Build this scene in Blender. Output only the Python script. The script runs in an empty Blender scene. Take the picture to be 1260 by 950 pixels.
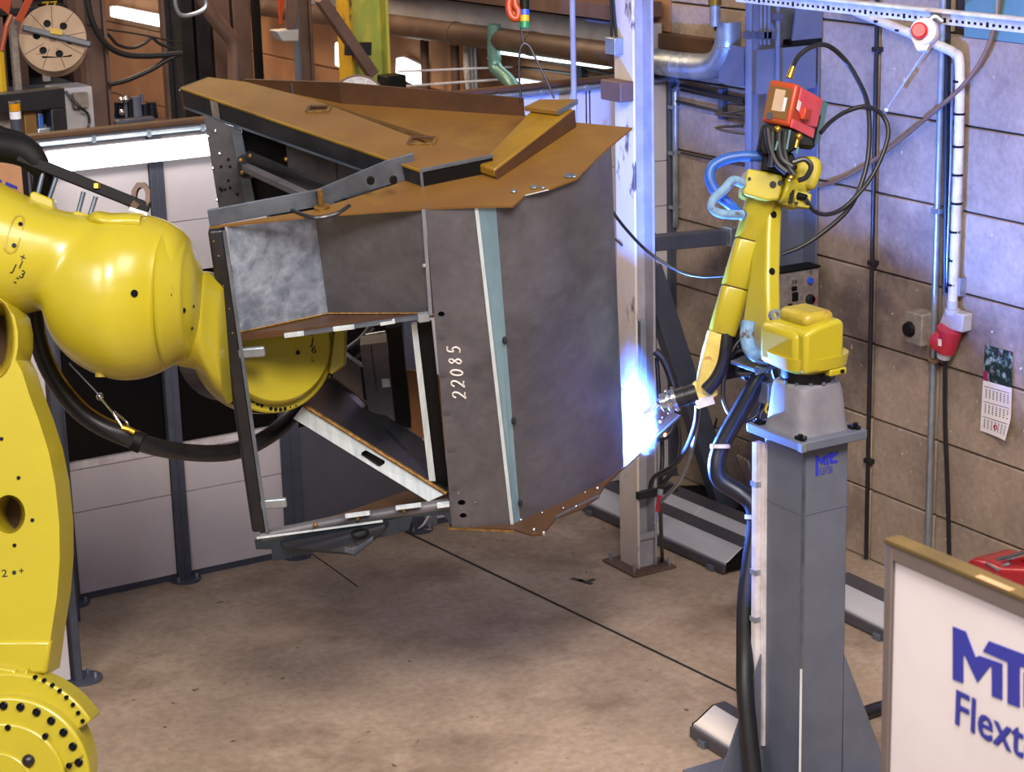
import bpy, bmesh, math, random
import numpy as np
from mathutils import Vector, Matrix
from mathutils.bvhtree import BVHTree
from mathutils.geometry import tessellate_polygon
random.seed(7)
SC = bpy.context.scene
COL = SC.collection
R = math.radians

# ---------------------------------------------------------------- camera
HC, FPX = 5.8, 2600.0
YAW, PITCH, ROLL = R(30.1), R(15.4), R(-1.5)
_f = np.array([math.sin(YAW)*math.cos(PITCH), math.cos(YAW)*math.cos(PITCH), -math.sin(PITCH)])
_r = np.array([math.cos(YAW), -math.sin(YAW), 0.0])
_u = np.cross(_r, _f)
RT = math.cos(ROLL)*_r + math.sin(ROLL)*_u
UP = -math.sin(ROLL)*_r + math.cos(ROLL)*_u
FW = _f
DN = -UP
CAM = np.array([0.0, 0.0, HC])
cd = bpy.data.cameras.new('camera'); cam = bpy.data.objects.new('camera', cd); COL.objects.link(cam)
cam.matrix_world = Matrix(((RT[0], UP[0], -FW[0], 0), (RT[1], UP[1], -FW[1], 0), (RT[2], UP[2], -FW[2], HC), (0, 0, 0, 1)))
cd.sensor_width = 36.0; cd.sensor_fit = 'HORIZONTAL'; cd.lens = FPX/1260*36.0
cd.clip_end = 200
cd.dof.use_dof = True; cd.dof.focus_distance = 12.6; cd.dof.aperture_fstop = 4.5
SC.camera = cam
SC.view_settings.view_transform = 'Standard'; SC.view_settings.look = 'None'
SC.view_settings.gamma = 1.0; SC.view_settings.use_curve_mapping = False
SC.view_settings.exposure = 0.0
SC.cycles.use_denoising = True
SC.cycles.max_bounces = 8; SC.cycles.volume_bounces = 1
SC.cycles.sample_clamp_indirect = 8.0

ARC_W, SMOKE_D = 2500.0, 7.5
# ---------------------------------------------------------------- world and hall lamps
w = bpy.data.worlds.new('hall_ambient'); SC.world = w; w.use_nodes = True
w.node_tree.nodes['Background'].inputs[0].default_value = (0.80, 0.80, 0.88, 1)
w.node_tree.nodes['Background'].inputs[1].default_value = 0.36
def area(name, loc, size, power, col, target=None, spread=None):
    l = bpy.data.lights.new(name, 'AREA'); l.shape = 'RECTANGLE'; l.size, l.size_y = size
    l.energy = power; l.color = col
    if spread: l.spread = R(spread)
    o = bpy.data.objects.new(name, l); COL.objects.link(o); o.location = loc
    d = Vector(target) - Vector(loc) if target is not None else Vector((0, 0, -1))
    o.rotation_euler = d.to_track_quat('-Z', 'Y').to_euler()
    return o
area('hall_lamp', (2.4, 2.6, 9.5), (2.6, 2.6), 1250, (1.0, 0.91, 0.82), (5.2, 9.6, 0))
area('hall_lamp', (7.2, 4.0, 9.5), (3.0, 3.0), 560, (1.0, 0.90, 0.80), (8.0, 8.5, 1))
area('hall_lamp', (-2.5, 5.0, 9.0), (3.0, 3.0), 600, (1.0, 0.96, 0.94), (3.0, 11.0, 1))
area('hall_lamp', (6.5, 20.0, 8.5), (2.5, 6.0), 1100, (1.0, 0.72, 0.42), (10.2, 21.0, 4.5))
# ---------------------------------------------------------------- points from the picture, each at its own distance
def ray(px, py): return FW + RT*((px-630)/FPX) + DN*((py-475)/FPX)
def S(px, py, dep): return CAM + ray(px, py)*dep
def onZ(px, py, z=0.0): d = ray(px, py); return CAM + d*((z-HC)/d[2])
def onX(px, py, x): d = ray(px, py); return CAM + d*(x/d[0])
def onY(px, py, y): d = ray(px, py); return CAM + d*(y/d[1])
def onP(px, py, p0, n): d = ray(px, py); return CAM + d*(np.dot(p0-CAM, n)/np.dot(d, n))
def nrm(v): v = np.array(v, float); return v/np.linalg.norm(v)
EX, EY, EZ = np.eye(3)

# ---------------------------------------------------------------- mesh builder
def catmull(pts, k=6):
    P = [np.array(p, float) for p in pts]
    if len(P) < 3: return P
    Q = [2*P[0]-P[1]] + P + [2*P[-1]-P[-2]]; out = []
    for i in range(1, len(Q)-2):
        a, b, c, d = Q[i-1:i+3]
        for j in range(k):
            t = j/k
            out.append(0.5*((2*b)+(-a+c)*t+(2*a-5*b+4*c-d)*t*t+(-a+3*b-3*c+d)*t**3))
    out.append(P[-1]); return out
def frame(d):
    d = nrm(d); a = EZ if abs(d[2]) < 0.9 else EX
    s = nrm(np.cross(d, a)); return d, s, np.cross(s, d)
EACH = set('plug_weld ground_patch cable_tie seam_ring anchor_bolt screw ring_bolt plate_screw cap_screw flange_bolt joint_bolt ring_screw plate_bolt conduit_clip pipe_clip '
           'tack_weld pivot_bolt bolt_hole nut collar cable wire hole_lip hole_weld plank_joint fitting conduit brass_fitting air_tube sling_leg loop_cable cable_channel cut_edge feeder_cable stiffener hose_tie link_hole axis_mark'.split())
TINY = set('spatter burn_mark dates spark slot'.split())
class MB:
    def __init__(self): self.v = []; self.f = []; self.cut = []
    def add(self, vs, fs):
        o = len(self.v); self.cut.append((o, len(self.f))); self.v += [tuple(map(float, p)) for p in vs]; self.f += [tuple(i+o for i in f) for f in fs]; return self
    def box(self, c, s, A=None):
        A = (EX, EY, EZ) if A is None else A; c = np.array(c, float)
        vs = [c + A[0]*s[0]*i/2 + A[1]*s[1]*j/2 + A[2]*s[2]*k/2 for i in (-1, 1) for j in (-1, 1) for k in (-1, 1)]
        return self.add(vs, [(0,1,3,2),(4,6,7,5),(0,4,5,1),(2,3,7,6),(0,2,6,4),(1,5,7,3)])
    def bb(self, x0, x1, y0, y1, z0, z1): return self.box(((x0+x1)/2, (y0+y1)/2, (z0+z1)/2), (abs(x1-x0), abs(y1-y0), abs(z1-z0)))
    def bar(self, p, q, w, h, side=None):
        p, q = np.array(p, float), np.array(q, float); d = nrm(q-p)
        s = frame(d)[1] if side is None else nrm(np.array(side) - d*np.dot(side, d))
        return self.box((p+q)/2, (np.linalg.norm(q-p), w, h), (d, s, np.cross(d, s)))
    def prism(self, pts, vec, holes=()):
        vec = np.array(vec, float); loops = [[np.array(p, float) for p in pts]] + [[np.array(p, float) for p in h] for h in holes]
        flat = [p for l in loops for p in l]; n = len(flat)
        vs = flat + [p+vec for p in flat]; fs = []
        if holes:
            tr = tessellate_polygon([[Vector(p) for p in l] for l in loops])
            fs += [tuple(t) for t in tr] + [tuple(i+n for i in reversed(t)) for t in tr]
        else: fs += [tuple(range(n)), tuple(reversed(range(n, 2*n)))]
        o = 0
        for l in loops:
            m = len(l)
            for i in range(m):
                j = (i+1) % m; fs.append((o+i, o+i+n, o+j+n, o+j))
            o += m
        return self.add(vs, fs)
    def loft(self, rings, caps=True, closed=True):
        n = len(rings[0]); vs = [p for r in rings for p in r]; fs = []
        for k in range(len(rings)-1):
            for i in range(n if closed else n-1):
                j = (i+1) % n; fs.append((k*n+i, k*n+j, (k+1)*n+j, (k+1)*n+i))
        if caps and closed: fs += [tuple(reversed(range(n))), tuple(range((len(rings)-1)*n, len(rings)*n))]
        return self.add(vs, fs)
    def tube(self, path, r, n=8, smooth=0, caps=True):
        P = catmull(path, smooth) if smooth else [np.array(p, float) for p in path]
        rs = [r]*len(P) if np.isscalar(r) else list(np.interp(np.linspace(0, 1, len(P)), np.linspace(0, 1, len(r)), r))
        rings = []; s = None
        for i, p in enumerate(P):
            d = nrm(P[min(i+1, len(P)-1)] - P[max(i-1, 0)])
            s = frame(d)[1] if s is None else nrm(s - d*np.dot(s, d))
            t = np.cross(d, s)
            rings.append([p + rs[i]*(s*math.cos(a)+t*math.sin(a)) for a in (2*math.pi*k/n for k in range(n))])
        return self.loft(rings, caps)
    def cyl(self, p, q, r0, r1=None, n=20):
        p, q = np.array(p, float), np.array(q, float); d, s, t = frame(q-p); r1 = r0 if r1 is None else r1
        return self.loft([[c + r*(s*math.cos(a)+t*math.sin(a)) for a in (2*math.pi*k/n for k in range(n))] for c, r in ((p, r0), (q, r1))])
    def lathe(self, p, axis, prof, n=28, caps=True):
        d, s, t = frame(axis); p = np.array(p, float)
        return self.loft([[p + d*h + r*(s*math.cos(a)+t*math.sin(a)) for a in (2*math.pi*k/n for k in range(n))] for h, r in prof], caps)
    def ball(self, c, r, n=12, sq=(1, 1, 1)):
        c = np.array(c, float)
        return self.loft([[c + r*np.array(sq)*np.array((math.sin(b)*math.cos(a), math.sin(b)*math.sin(a), math.cos(b))) for a in (2*math.pi*k/n for k in range(n))]
                          for b in (0.05+(math.pi-0.1)*k/(n//2) for k in range(n//2+1))])
    def ring(self, c, axis, r0, r1, h, n=28):
        return self.lathe_closed(c, axis, [(0, r0), (0, r1), (h, r1), (h, r0)], n)
    def lathe_closed(self, p, axis, prof, n=28):
        return self.lathe(p, axis, prof + [prof[0]], n, caps=False)
    def bvh(self): return BVHTree.FromPolygons([Vector(p) for p in self.v], self.f)
    def build(self, name, mat, parent=None, smooth=None, bevel=0, seg=2, sub=0):
        if name in EACH and len(self.cut) > 1 and parent is not None:
            ends = self.cut[1:] + [(len(self.v), len(self.f))]; o = None
            for (v0, f0), (v1, f1) in zip(self.cut, ends):
                k = MB(); k.add(self.v[v0:v1], [tuple(i-v0 for i in f) for f in self.f[f0:f1]]); o = k.build(name, mat, parent, smooth, bevel, seg, sub)
            return o
        o0 = wloc(parent) if parent is not None else np.zeros(3)
        me = bpy.data.meshes.new(name)
        me.from_pydata([tuple(np.array(p)-o0) for p in self.v], [], self.f)
        bm = bmesh.new(); bm.from_mesh(me); bmesh.ops.recalc_face_normals(bm, faces=bm.faces); bm.to_mesh(me); bm.free()
        me.materials.append(mat)
        if smooth:
            me.polygons.foreach_set('use_smooth', [True]*len(me.polygons)); me.set_sharp_from_angle(angle=R(smooth))
        o = bpy.data.objects.new(name, me); COL.objects.link(o)
        if parent is not None: o.parent = parent
        if name in TINY and len(self.cut) > 1: o['kind'] = 'stuff'
        if bevel:
            b = o.modifiers.new('edge', 'BEVEL'); b.width = bevel; b.segments = seg; b.limit_method = 'ANGLE'; b.angle_limit = R(35)
            me.polygons.foreach_set('use_smooth', [True]*len(me.polygons)); me.set_sharp_from_angle(angle=R(50)); b.harden_normals = False
        if sub:
            s = o.modifiers.new('round', 'SUBSURF'); s.levels = s.render_levels = sub
            me.polygons.foreach_set('use_smooth', [True]*len(me.polygons))
        return o
def wloc(o):
    p = np.zeros(3)
    while o is not None: p = p + np.array(o.location); o = o.parent
    return p
def thing(name, label, cat, loc, group=None):
    o = bpy.data.objects.new(name, None); COL.objects.link(o); o.location = tuple(map(float, loc)); o.empty_display_size = 0.1
    o['label'] = label; o['category'] = cat
    if group: o['group'] = group
    return o
def tag(o, label, cat, group=None):
    o['label'] = label; o['category'] = cat
    if group: o['group'] = group
    return o
def struct(o): o['kind'] = 'structure'; return o
def piece_copy(src, parent, off):
    c = src.copy(); COL.objects.link(c); c.parent = parent; c.location = tuple(np.array(src.location)+off); return c
# screws, letters and stickers laid onto a built surface
def hit(bvh, px, py):
    d = ray(px, py); h = bvh.ray_cast(Vector(CAM), Vector(d).normalized())
    return (None, None) if h[0] is None else (np.array(h[0]), np.array(h[1]) if np.dot(h[1], d) < 0 else -np.array(h[1]))
def screw(mb, bvh, px, py, r, h=0.012, n=12):
    p, nn = hit(bvh, px, py)
    if p is not None: mb.cyl(p-nn*0.004, p+nn*h, r, n=n)
_tc = {}
def text_polys(s):
    if s not in _tc:
        cu = bpy.data.curves.new('lettering', 'FONT'); cu.body = s; cu.size = 1.0; cu.resolution_u = 3
        o = bpy.data.objects.new('lettering', cu); COL.objects.link(o)
        me = o.evaluated_get(bpy.context.evaluated_depsgraph_get()).to_mesh()
        _tc[s] = ([tuple(v.co) for v in me.vertices], [tuple(p.vertices) for p in me.polygons])
        bpy.data.objects.remove(o); bpy.data.curves.remove(cu)
    return _tc[s]
def text_on(mb, s, org, ux, uy, size, sx=1.0, lift=None):
    vs, fs = text_polys(s)
    out = [np.array(org) + ux*(x*size*sx) + uy*(y*size) for x, y, z in vs]
    return mb.add(out, fs)
def text_wrap(mb, bvh, s, px, py, size_px, ang, sx=1.0, lift=0.003):
    vs, fs = text_polys(s); ca, sa = math.cos(ang), math.sin(ang); out = []
    for x, y, z in vs:
        X, Y = x*size_px*sx, -y*size_px
        p, n = hit(bvh, px + ca*X - sa*Y, py + sa*X + ca*Y)
        if p is None: return
        out.append(p + n*lift)
    mb.add(out, fs)

# ---------------------------------------------------------------- materials
def lin(h):
    h = h.lstrip('#'); c = [int(h[i:i+2], 16)/255 for i in (0, 2, 4)]
    return tuple(x/12.92 if x <= 0.04045 else ((x+0.055)/1.055)**2.4 for x in c) + (1,)
def mat(name, c1, c2=None, rough=0.5, metal=0.0, scale=4.0, detail=6.0, lo=0.35, hi=0.65, bump=0.0, bscale=60.0, coat=0.0, spk=None, spk_scale=90.0, spk_lo=0.68,
        rand=0.0, stretch=None, rough2=None, spec=0.5, c3=None, c3_scale=1.3, c3_lo=0.55, c3_hi=0.7, alpha=None, warp=0.0, grain=0.0, grain_scale=55.0):
    m = bpy.data.materials.new(name); m.use_nodes = True; nt = m.node_tree; N = nt.nodes; L = nt.links; b = N['Principled BSDF']
    b.inputs['Roughness'].default_value = rough; b.inputs['Metallic'].default_value = metal
    b.inputs['Coat Weight'].default_value = coat; b.inputs['Coat Roughness'].default_value = 0.12; b.inputs['Specular IOR Level'].default_value = spec
    col = lin(c1); b.inputs['Base Color'].default_value = col
    tc = N.new('ShaderNodeTexCoord'); vec = tc.outputs['Object']
    if stretch:
        mp = N.new('ShaderNodeMapping'); mp.inputs['Scale'].default_value = stretch; L.new(vec, mp.inputs[0]); vec = mp.outputs[0]
    def noise(sc, de):
        n = N.new('ShaderNodeTexNoise'); n.inputs['Scale'].default_value = sc; n.inputs['Detail'].default_value = de; n.inputs['Roughness'].default_value = 0.62
        n.inputs['Distortion'].default_value = warp
        L.new(vec, n.inputs['Vector']); return n.outputs['Fac']
    def ramp(f, a, z):
        r = N.new('ShaderNodeMapRange'); r.inputs[1].default_value = a; r.inputs[2].default_value = z; L.new(f, r.inputs[0]); return r.outputs[0]
    def mix(f, A, B, mode='MIX'):
        x = N.new('ShaderNodeMix'); x.data_type = 'RGBA'; x.blend_type = mode
        for s, val in ((0, f), (6, A), (7, B)):
            if isinstance(val, tuple): x.inputs[s].default_value = val
            elif isinstance(val, (int, float)): x.inputs[s].default_value = val
            else: L.new(val, x.inputs[s])
        return x.outputs[2]
    cur = col
    if c2:
        f = ramp(noise(scale, detail), lo, hi); cur = mix(f, cur, lin(c2))
        if rough2 is not None:
            rr = N.new('ShaderNodeMapRange'); rr.inputs[3].default_value = rough; rr.inputs[4].default_value = rough2; L.new(f, rr.inputs[0]); L.new(rr.outputs[0], b.inputs['Roughness'])
    if c3: cur = mix(ramp(noise(c3_scale, 5.0), c3_lo, c3_hi), cur, lin(c3))
    if spk: cur = mix(ramp(noise(spk_scale, 2.0), spk_lo, spk_lo+0.05), cur, lin(spk))
    if grain:
        g = N.new('ShaderNodeMapRange'); g.inputs[1].default_value = 0.3; g.inputs[2].default_value = 0.7; g.inputs[3].default_value = 1-grain; g.inputs[4].default_value = 1+grain
        L.new(noise(grain_scale, 8.0), g.inputs[0]); cur = mix(1.0, cur, g.outputs[0], 'MULTIPLY')
    if rand:
        oi = N.new('ShaderNodeObjectInfo'); hv = N.new('ShaderNodeHueSaturation'); r = N.new('ShaderNodeMapRange')
        r.inputs[3].default_value = 1-rand; r.inputs[4].default_value = 1+rand; L.new(oi.outputs['Random'], r.inputs[0]); L.new(r.outputs[0], hv.inputs['Value'])
        if isinstance(cur, tuple): hv.inputs['Color'].default_value = cur
        else: L.new(cur, hv.inputs['Color'])
        cur = hv.outputs[0]
    if not isinstance(cur, tuple): L.new(cur, b.inputs['Base Color'])
    if bump:
        bp = N.new('ShaderNodeBump'); bp.inputs['Strength'].default_value = bump; bp.inputs['Distance'].default_value = 0.01
        L.new(noise(bscale, 4.0), bp.inputs['Height']); L.new(bp.outputs[0], b.inputs['Normal'])
    return m
def emit(name, c, s):
    m = bpy.data.materials.new(name); m.use_nodes = True; b = m.node_tree.nodes['Principled BSDF']
    b.inputs['Base Color'].default_value = lin(c); b.inputs['Emission Color'].default_value = lin(c); b.inputs['Emission Strength'].default_value = s
    return m
M = dict(
    floor=mat('worn_concrete_floor', '#94806d', '#ab9682', 0.62, scale=1.6, detail=10, lo=0.32, hi=0.68, bump=0.3, bscale=45, spk='#57463a', spk_scale=9, spk_lo=0.69, c3='#776352', c3_scale=0.7, c3_lo=0.5, c3_hi=0.66, rough2=0.45, grain=0.2, grain_scale=16),
    groove=mat('dark_joint', '#1d1614', rough=0.9),
    conc=mat('aerated_concrete', '#8d7b6c', '#a8937f', 0.85, scale=2.2, detail=9, lo=0.3, hi=0.7, bump=0.5, bscale=70, spk='#cdbfae', spk_scale=17, spk_lo=0.70, c3='#5f5049', c3_scale=0.8, c3_lo=0.5, c3_hi=0.68, rand=0.12, grain=0.16, grain_scale=20),
    conc_far=mat('brown_wall_slab', '#94694c', '#a87c5b', 0.85, scale=1.4, detail=7, bump=0.2, bscale=40, c3='#64493a', c3_scale=0.5, rand=0.08),
    teal=mat('teal_painted_board', '#4d6f74', '#5b7f82', 0.5, scale=1.0),
    mortar=mat('dark_mortar', '#2b211d', rough=0.95),
    white=mat('white_panel_laminate', '#c9c2c6', '#bdb6bb', 0.38, scale=0.8),
    railw=mat('white_painted_rail', '#d8d2d6', '#b9aeb0', 0.4, scale=8),
    dkframe=mat('anthracite_frame', '#3b3e4b', '#454957', 0.42, scale=5),
    door=mat('dark_grey_sheet', '#4b4a54', '#53525b', 0.45, scale=2),
    window=mat('dark_welding_glass', '#060609', rough=0.2, spec=0.15),
    galv=mat('galvanised_steel', '#8e98a6', '#b3bcc6', 0.35, 0.75, scale=6, bump=0.05),
    alu=mat('aluminium_profile', '#b9b7bb', '#cbcace', 0.36, 0.3, scale=3, stretch=(1, 0.1, 1)),
    aludk=mat('dark_aluminium', '#55525a', '#605e66', 0.4, 0.5, scale=3),
    steel=mat('mill_scale_steel', '#575459', '#6d6a70', 0.42, 0.45, scale=1.6, detail=8, lo=0.3, hi=0.7, bump=0.06, bscale=30, c3='#444147', c3_scale=1.2, c3_lo=0.5, c3_hi=0.75, rough2=0.55, warp=0.4, grain=0.15, grain_scale=9),
    steeldk=mat('dark_steel', '#242428', '#323238', 0.32, 0.4, scale=3, bump=0.05),
    stripbl=mat('pale_blue_cut_steel', '#86a3b2', '#6f8c9c', 0.36, 0.4, scale=4, stretch=(1, 1, .2)),
    steelnv=mat('dark_blue_steel', '#3d4855', '#2b333d', 0.34, 0.5, scale=3, detail=8),
    palegrn=mat('pale_green_pipe', '#6f948c', '#5f857e', 0.35, 0.4, scale=4),
    steelbl=mat('bluish_cut_steel', '#7e8998', '#5c6472', 0.34, 0.65, scale=3, detail=8),
    steelsh=mat('brushed_bright_steel', '#a6b0c2', '#6f788a', 0.36, 0.4, scale=11.0, detail=14, lo=0.36, hi=0.66, bump=0.05, bscale=30, warp=0.25, c3='#5d6a82', c3_scale=2.6, c3_lo=0.5, c3_hi=0.68),
    bright=mat('bright_ground_steel', '#d6dee2', '#b9c3c9', 0.34, 0.25, scale=4, stretch=(8, 1, 1)),
    rust=mat('brown_rust_film', '#7a5826', '#67441d', 0.42, 0.1, scale=2.0, detail=8, lo=0.3, hi=0.7, bump=0.06, bscale=30, c3='#86651f', c3_scale=0.9, c3_lo=0.5, c3_hi=0.72, rough2=0.55, grain=0.12, grain_scale=8),  # mottled brown of the upper plates and a few brown panels
    rustdk=mat('dark_brown_scale', '#4a3222', '#5b3e28', 0.5, 0.3, scale=3),
    rusty=mat('yellow_rust_film', '#8f6e18', '#735015', 0.42, 0.1, scale=2.6, detail=6),  # mottled yellow brown of the ridge and the beam edge
    bead=mat('weld_bead', '#66451d', '#94703a', 0.35, 0.5, scale=40, bump=0.6, bscale=90),
    yel=mat('robot_yellow', '#ab9c22', '#a49521', 0.3, scale=1.5, coat=0.18, bump=0.012, bscale=25),
    yeldirty=mat('robot_yellow_worn', '#a8962c', '#988228', 0.4, scale=6, coat=0.1, c3='#8a5a18', c3_scale=7, c3_lo=0.58, c3_hi=0.72),
    yelpale=mat('robot_yellow_faded', '#d6c46a', '#c6a94c', 0.5, scale=9, c3='#9a5a28', c3_scale=8, c3_lo=0.62, c3_hi=0.7),
    black=mat('black_rubber', '#141316', '#1d1c20', 0.38, scale=8),
    blackm=mat('black_matt', '#0a090b', rough=0.6, spec=0.2),
    bolt=mat('black_oxide_bolt', '#1a1a24', rough=0.3, metal=0.6),
    ped=mat('pedestal_grey_paint', '#565a68', '#5f6371', 0.36, scale=3, bump=0.03, bscale=120),
    cast=mat('grey_cast_base', '#6d6b75', '#7c7a82', 0.42, scale=6, bump=0.08, bscale=40),
    orange=mat('orange_plastic', '#ad3818', '#95411b', 0.4, scale=6, c3='#75502a', c3_scale=5, c3_lo=0.58, c3_hi=0.7),
    pink=mat('red_plastic_cover', '#cf3f48', '#d8525a', 0.4, scale=4),
    red=mat('red_paint', '#b0202c', '#971b26', 0.3, scale=5, coat=0.3),
    redpl=mat('red_plug_plastic', '#9e1f35', '#b1283c', 0.4, scale=8),
    blue=mat('blue_ink', '#2430b8', rough=0.5),
    navy=mat('printed_blue', '#2b2f8c', rough=0.5),
    ink=mat('black_ink', '#0a0a0a', rough=0.6),
    chalk=mat('white_chalk', '#cfc6c2', rough=0.9),
    bluecol=mat('grey_steel_paint', '#595e70', '#4e5364', 0.4, scale=3, bump=0.03),
    greycol=mat('grey_column_paint', '#8d8a90', '#a29ea3', 0.5, scale=4),
    peel=mat('peeling_white_paint', '#c9b8ab', '#d6cbc2', 0.55, scale=3, c3='#5a4e4c', c3_scale=3.2, c3_lo=0.57, c3_hi=0.61, bump=0.15, stretch=(1, 1, 0.35)),
    peelyel=mat('peeling_yellow_paint', '#c39a1d', '#a9851c', 0.5, scale=4, c3='#2b2426', c3_scale=3.0, c3_lo=0.56, c3_hi=0.60, stretch=(1, 1, 0.4)),
    peelgrn=mat('peeling_green_paint', '#8b9d48', '#a3a548', 0.5, scale=2.5, c3='#b3ad48', c3_scale=1.6, c3_lo=0.5, c3_hi=0.54, stretch=(1, 1, 0.5)),
    brownst=mat('brown_steel', '#5b4640', '#6d544a', 0.55, 0.2, scale=3),
    duct=mat('brown_duct', '#4d3a31', '#5d4a3f', 0.45, 0.2, scale=2, c3='#6d5c50', c3_scale=2.4),
    card=mat('cardboard', '#b08360', '#a57855', 0.8, scale=4),
    spool=mat('pale_wooden_spool', '#a98e74', '#b79c82', 0.75, scale=6),
    grey=mat('light_grey_plastic', '#a5a3a8', '#b1afb4', 0.45, scale=5),
    panelb=mat('grimy_panel', '#8a8078', '#6c625c', 0.55, scale=14, c3='#33302f', c3_scale=20, c3_lo=0.6),
    pbrown=mat('brown_hose', '#6b4f3a', '#7a5b42', 0.6, scale=12),
    chrome=mat('polished_chrome', '#d4d6dc', rough=0.15, metal=1.0),
    brass=mat('brass_fitting', '#b8913a', rough=0.3, metal=0.9),
    paper=mat('white_paper', '#dcd3d6', rough=0.8),
    rag=mat('pale_blue_rag', '#7d9cba', '#56779a', 0.9, scale=14, c3='#5d4a3c', c3_scale=16, c3_lo=0.58, c3_hi=0.62, bump=0.8, bscale=30),
    wood=mat('oiled_board_edge', '#57441e', '#49391b', 0.65, scale=6),
    gasket=mat('dark_taupe_frame', '#5a4e4b', '#625653', 0.55, scale=4),
    board=mat('white_board_face', '#cfc4c5', '#c8bdbe', 0.45, scale=2),
    bluepl=mat('blue_rubber_hose', '#2f5fae', '#274e97', 0.4, scale=6),
    green=mat('green_enamel', '#0f7d52', rough=0.4), ylw=mat('yellow_enamel', '#c7a01a', rough=0.4), blu=mat('blue_enamel', '#2a4fc4', rough=0.4),
    lamp=emit('fluorescent_diffuser', '#f4fbff', 3.2), lampfar=emit('far_fluorescent', '#e9fbff', 3.5),
    amber=mat('amber_lens', '#c98a10', rough=0.25), clear=mat('clear_white_lens', '#e2e4ea', rough=0.2),
    redlens=mat('red_button', '#e0261c', rough=0.3),
)
# ---------------------------------------------------------------- setting
WX, FY = 10.24, 14.84
def zY(px, py, y=FY): return onY(px, py, y)[2]
def xY(px, py, y=FY): return onY(px, py, y)[0]
def yX(px, py, x=WX): return onX(px, py, x)[1]
struct(MB().bb(-9, WX+0.3, -3, 46, -0.2, 0).build('floor', M['floor']))
def joint(pts, wd, name):
    mb = MB()
    for a, b in zip(pts[:-1], pts[1:]):
        A, B = onZ(*a), onZ(*b); mb.bar(A+EZ*0.0005, B+EZ*0.0005, wd, 0.006, side=np.cross(EZ, B-A))
    return struct(mb.build(name, M['groove']))
joint([(500, 655), (600, 703), (700, 751), (800, 799), (912, 853)], 0.022, 'trim_1')
joint([(384, 682), (410, 700), (440, 722)], 0.010, 'trim_2')
# bolt-down cover left in the floor by the column
mb = MB()
for (a, b) in (((704, 712), (719, 716)), ((712, 714), (728, 719)), ((723, 716), (731, 713))):
    A, B = onZ(*a), onZ(*b); mb.bar(A+EZ*0.003, B+EZ*0.003, 0.035, 0.006, side=np.cross(EZ, B-A))
tag(mb.build('floor_anchor_stub', M['steeldk']), 'flat dark cut off anchor iron set in the floor near the white column', 'anchor')

wall = struct(MB().bb(WX+0.06, WX+0.4, -3, 46, 0, 9.0).build('wall_right', M['mortar']))
wall['label'] = 'aerated concrete slab wall'
ZR = [0.0, 0.575, 1.16, 1.745, 2.325, 2.92, 3.53, 4.16]
Y1, Y2 = yX(1078, 300), yX(1160, 300)
YC = [14.84, 12.95, Y1, Y2, 9.2, 6.4]
def slab(y0, y1, z0, z1, m, g=0.007):
    MB().bb(WX, WX+0.07, y1+g, y0-g, z0+g, z1-g).build('concrete_panel', m, wall, bevel=0.008, seg=1)
for j in range(len(YC)-1):
    for i in range(len(ZR)-1): slab(YC[j], YC[j+1], ZR[i], ZR[i+1], M['conc'])
    for z0, z1 in ((4.16, 4.80), (4.80, 5.4), (5.4, 7.0)):
        if YC[j] > Y2 + 0.01: slab(YC[j], YC[j+1], z0, z1, M['conc'])
# teal boards and dark lintel above the slabs on the near bays
for j in (3, 4):
    MB().bb(WX-0.01, WX+0.06, YC[j+1]+0.01, YC[j]-0.16, 4.15, 4.86).build('painted_panel', M['teal'], wall, bevel=0.006, seg=1)
    MB().bb(WX-0.05, WX+0.06, YC[j+1], YC[j], 4.88, 5.16).build('lintel_board', M['rustdk'], wall, bevel=0.006, seg=1)
    MB().bb(WX-0.01, WX+0.06, YC[j+1]+0.01, YC[j]-0.01, 5.18, 6.6).build('painted_panel', M['teal'], wall, bevel=0.006, seg=1)
# the same wall runs on behind the fence
yy = 14.84
while yy < 44:
    for z0, z1 in ((1.0, 2.0), (2.0, 3.0), (3.0, 3.9), (3.9, 4.9), (4.9, 5.9), (5.9, 7.2)):
        slab(yy+3.6, yy, z0, z1, M['conc_far'])
    yy += 3.6
struct(MB().bb(-9, WX+0.4, 45.8, 46.2, 0, 9).build('wall_back', M['conc_far']))

# ---------------------------------------------------------------- welding cell fence along the back
fence = thing('cell_fence', 'long welding cell fence of white panels and dark glass on grey posts', 'fence', (xY(90, 742), FY, 0))
FH = zY(150, 160)
def fpost(px, py, wd=0.11, foot=True, z1=None):
    x = xY(px, py); z1 = FH-0.04 if z1 is None else z1
    p = MB().bb(x-wd/2, x+wd/2, FY-0.05, FY+0.05, 0.01, z1).bb(x-0.006, x+0.006, FY-0.056, FY-0.049, 0.03, z1-0.02).build('post', M['dkframe'], fence, bevel=0.006)
    if foot:
        f = MB().cyl((x, FY-0.05, 0.0), (x, FY-0.05, 0.016), 0.12, n=24)
        f.build('foot', M['dkframe'], p, smooth=30)
        b = MB()
        for s in (-1, 1): b.cyl((x+0.075*s, FY-0.1, 0.014), (x+0.075*s, FY-0.1, 0.05), 0.011, n=8)
        b.build('anchor_bolt', M['galv'], p, smooth=30)
    return x
xa, xb, xc = fpost(89, 742), fpost(226, 715), fpost(362, 684, 0.16)
xd = fpost(512, 652, 0.13)
xe = xY(830, 400)
xm = [xd + (xe-xd)*k/3 for k in (1, 2)]
for x in xm:
    MB().bb(x-0.03, x+0.03, FY-0.02, FY+0.05, 0.01, FH-0.04).build('post', M['white'], fence, bevel=0.006)
ZJ = zY(147, 620); ZW0 = zY(180, 552); ZW1 = zY(249, 331); ZJ2 = zY(230, 271)
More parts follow.
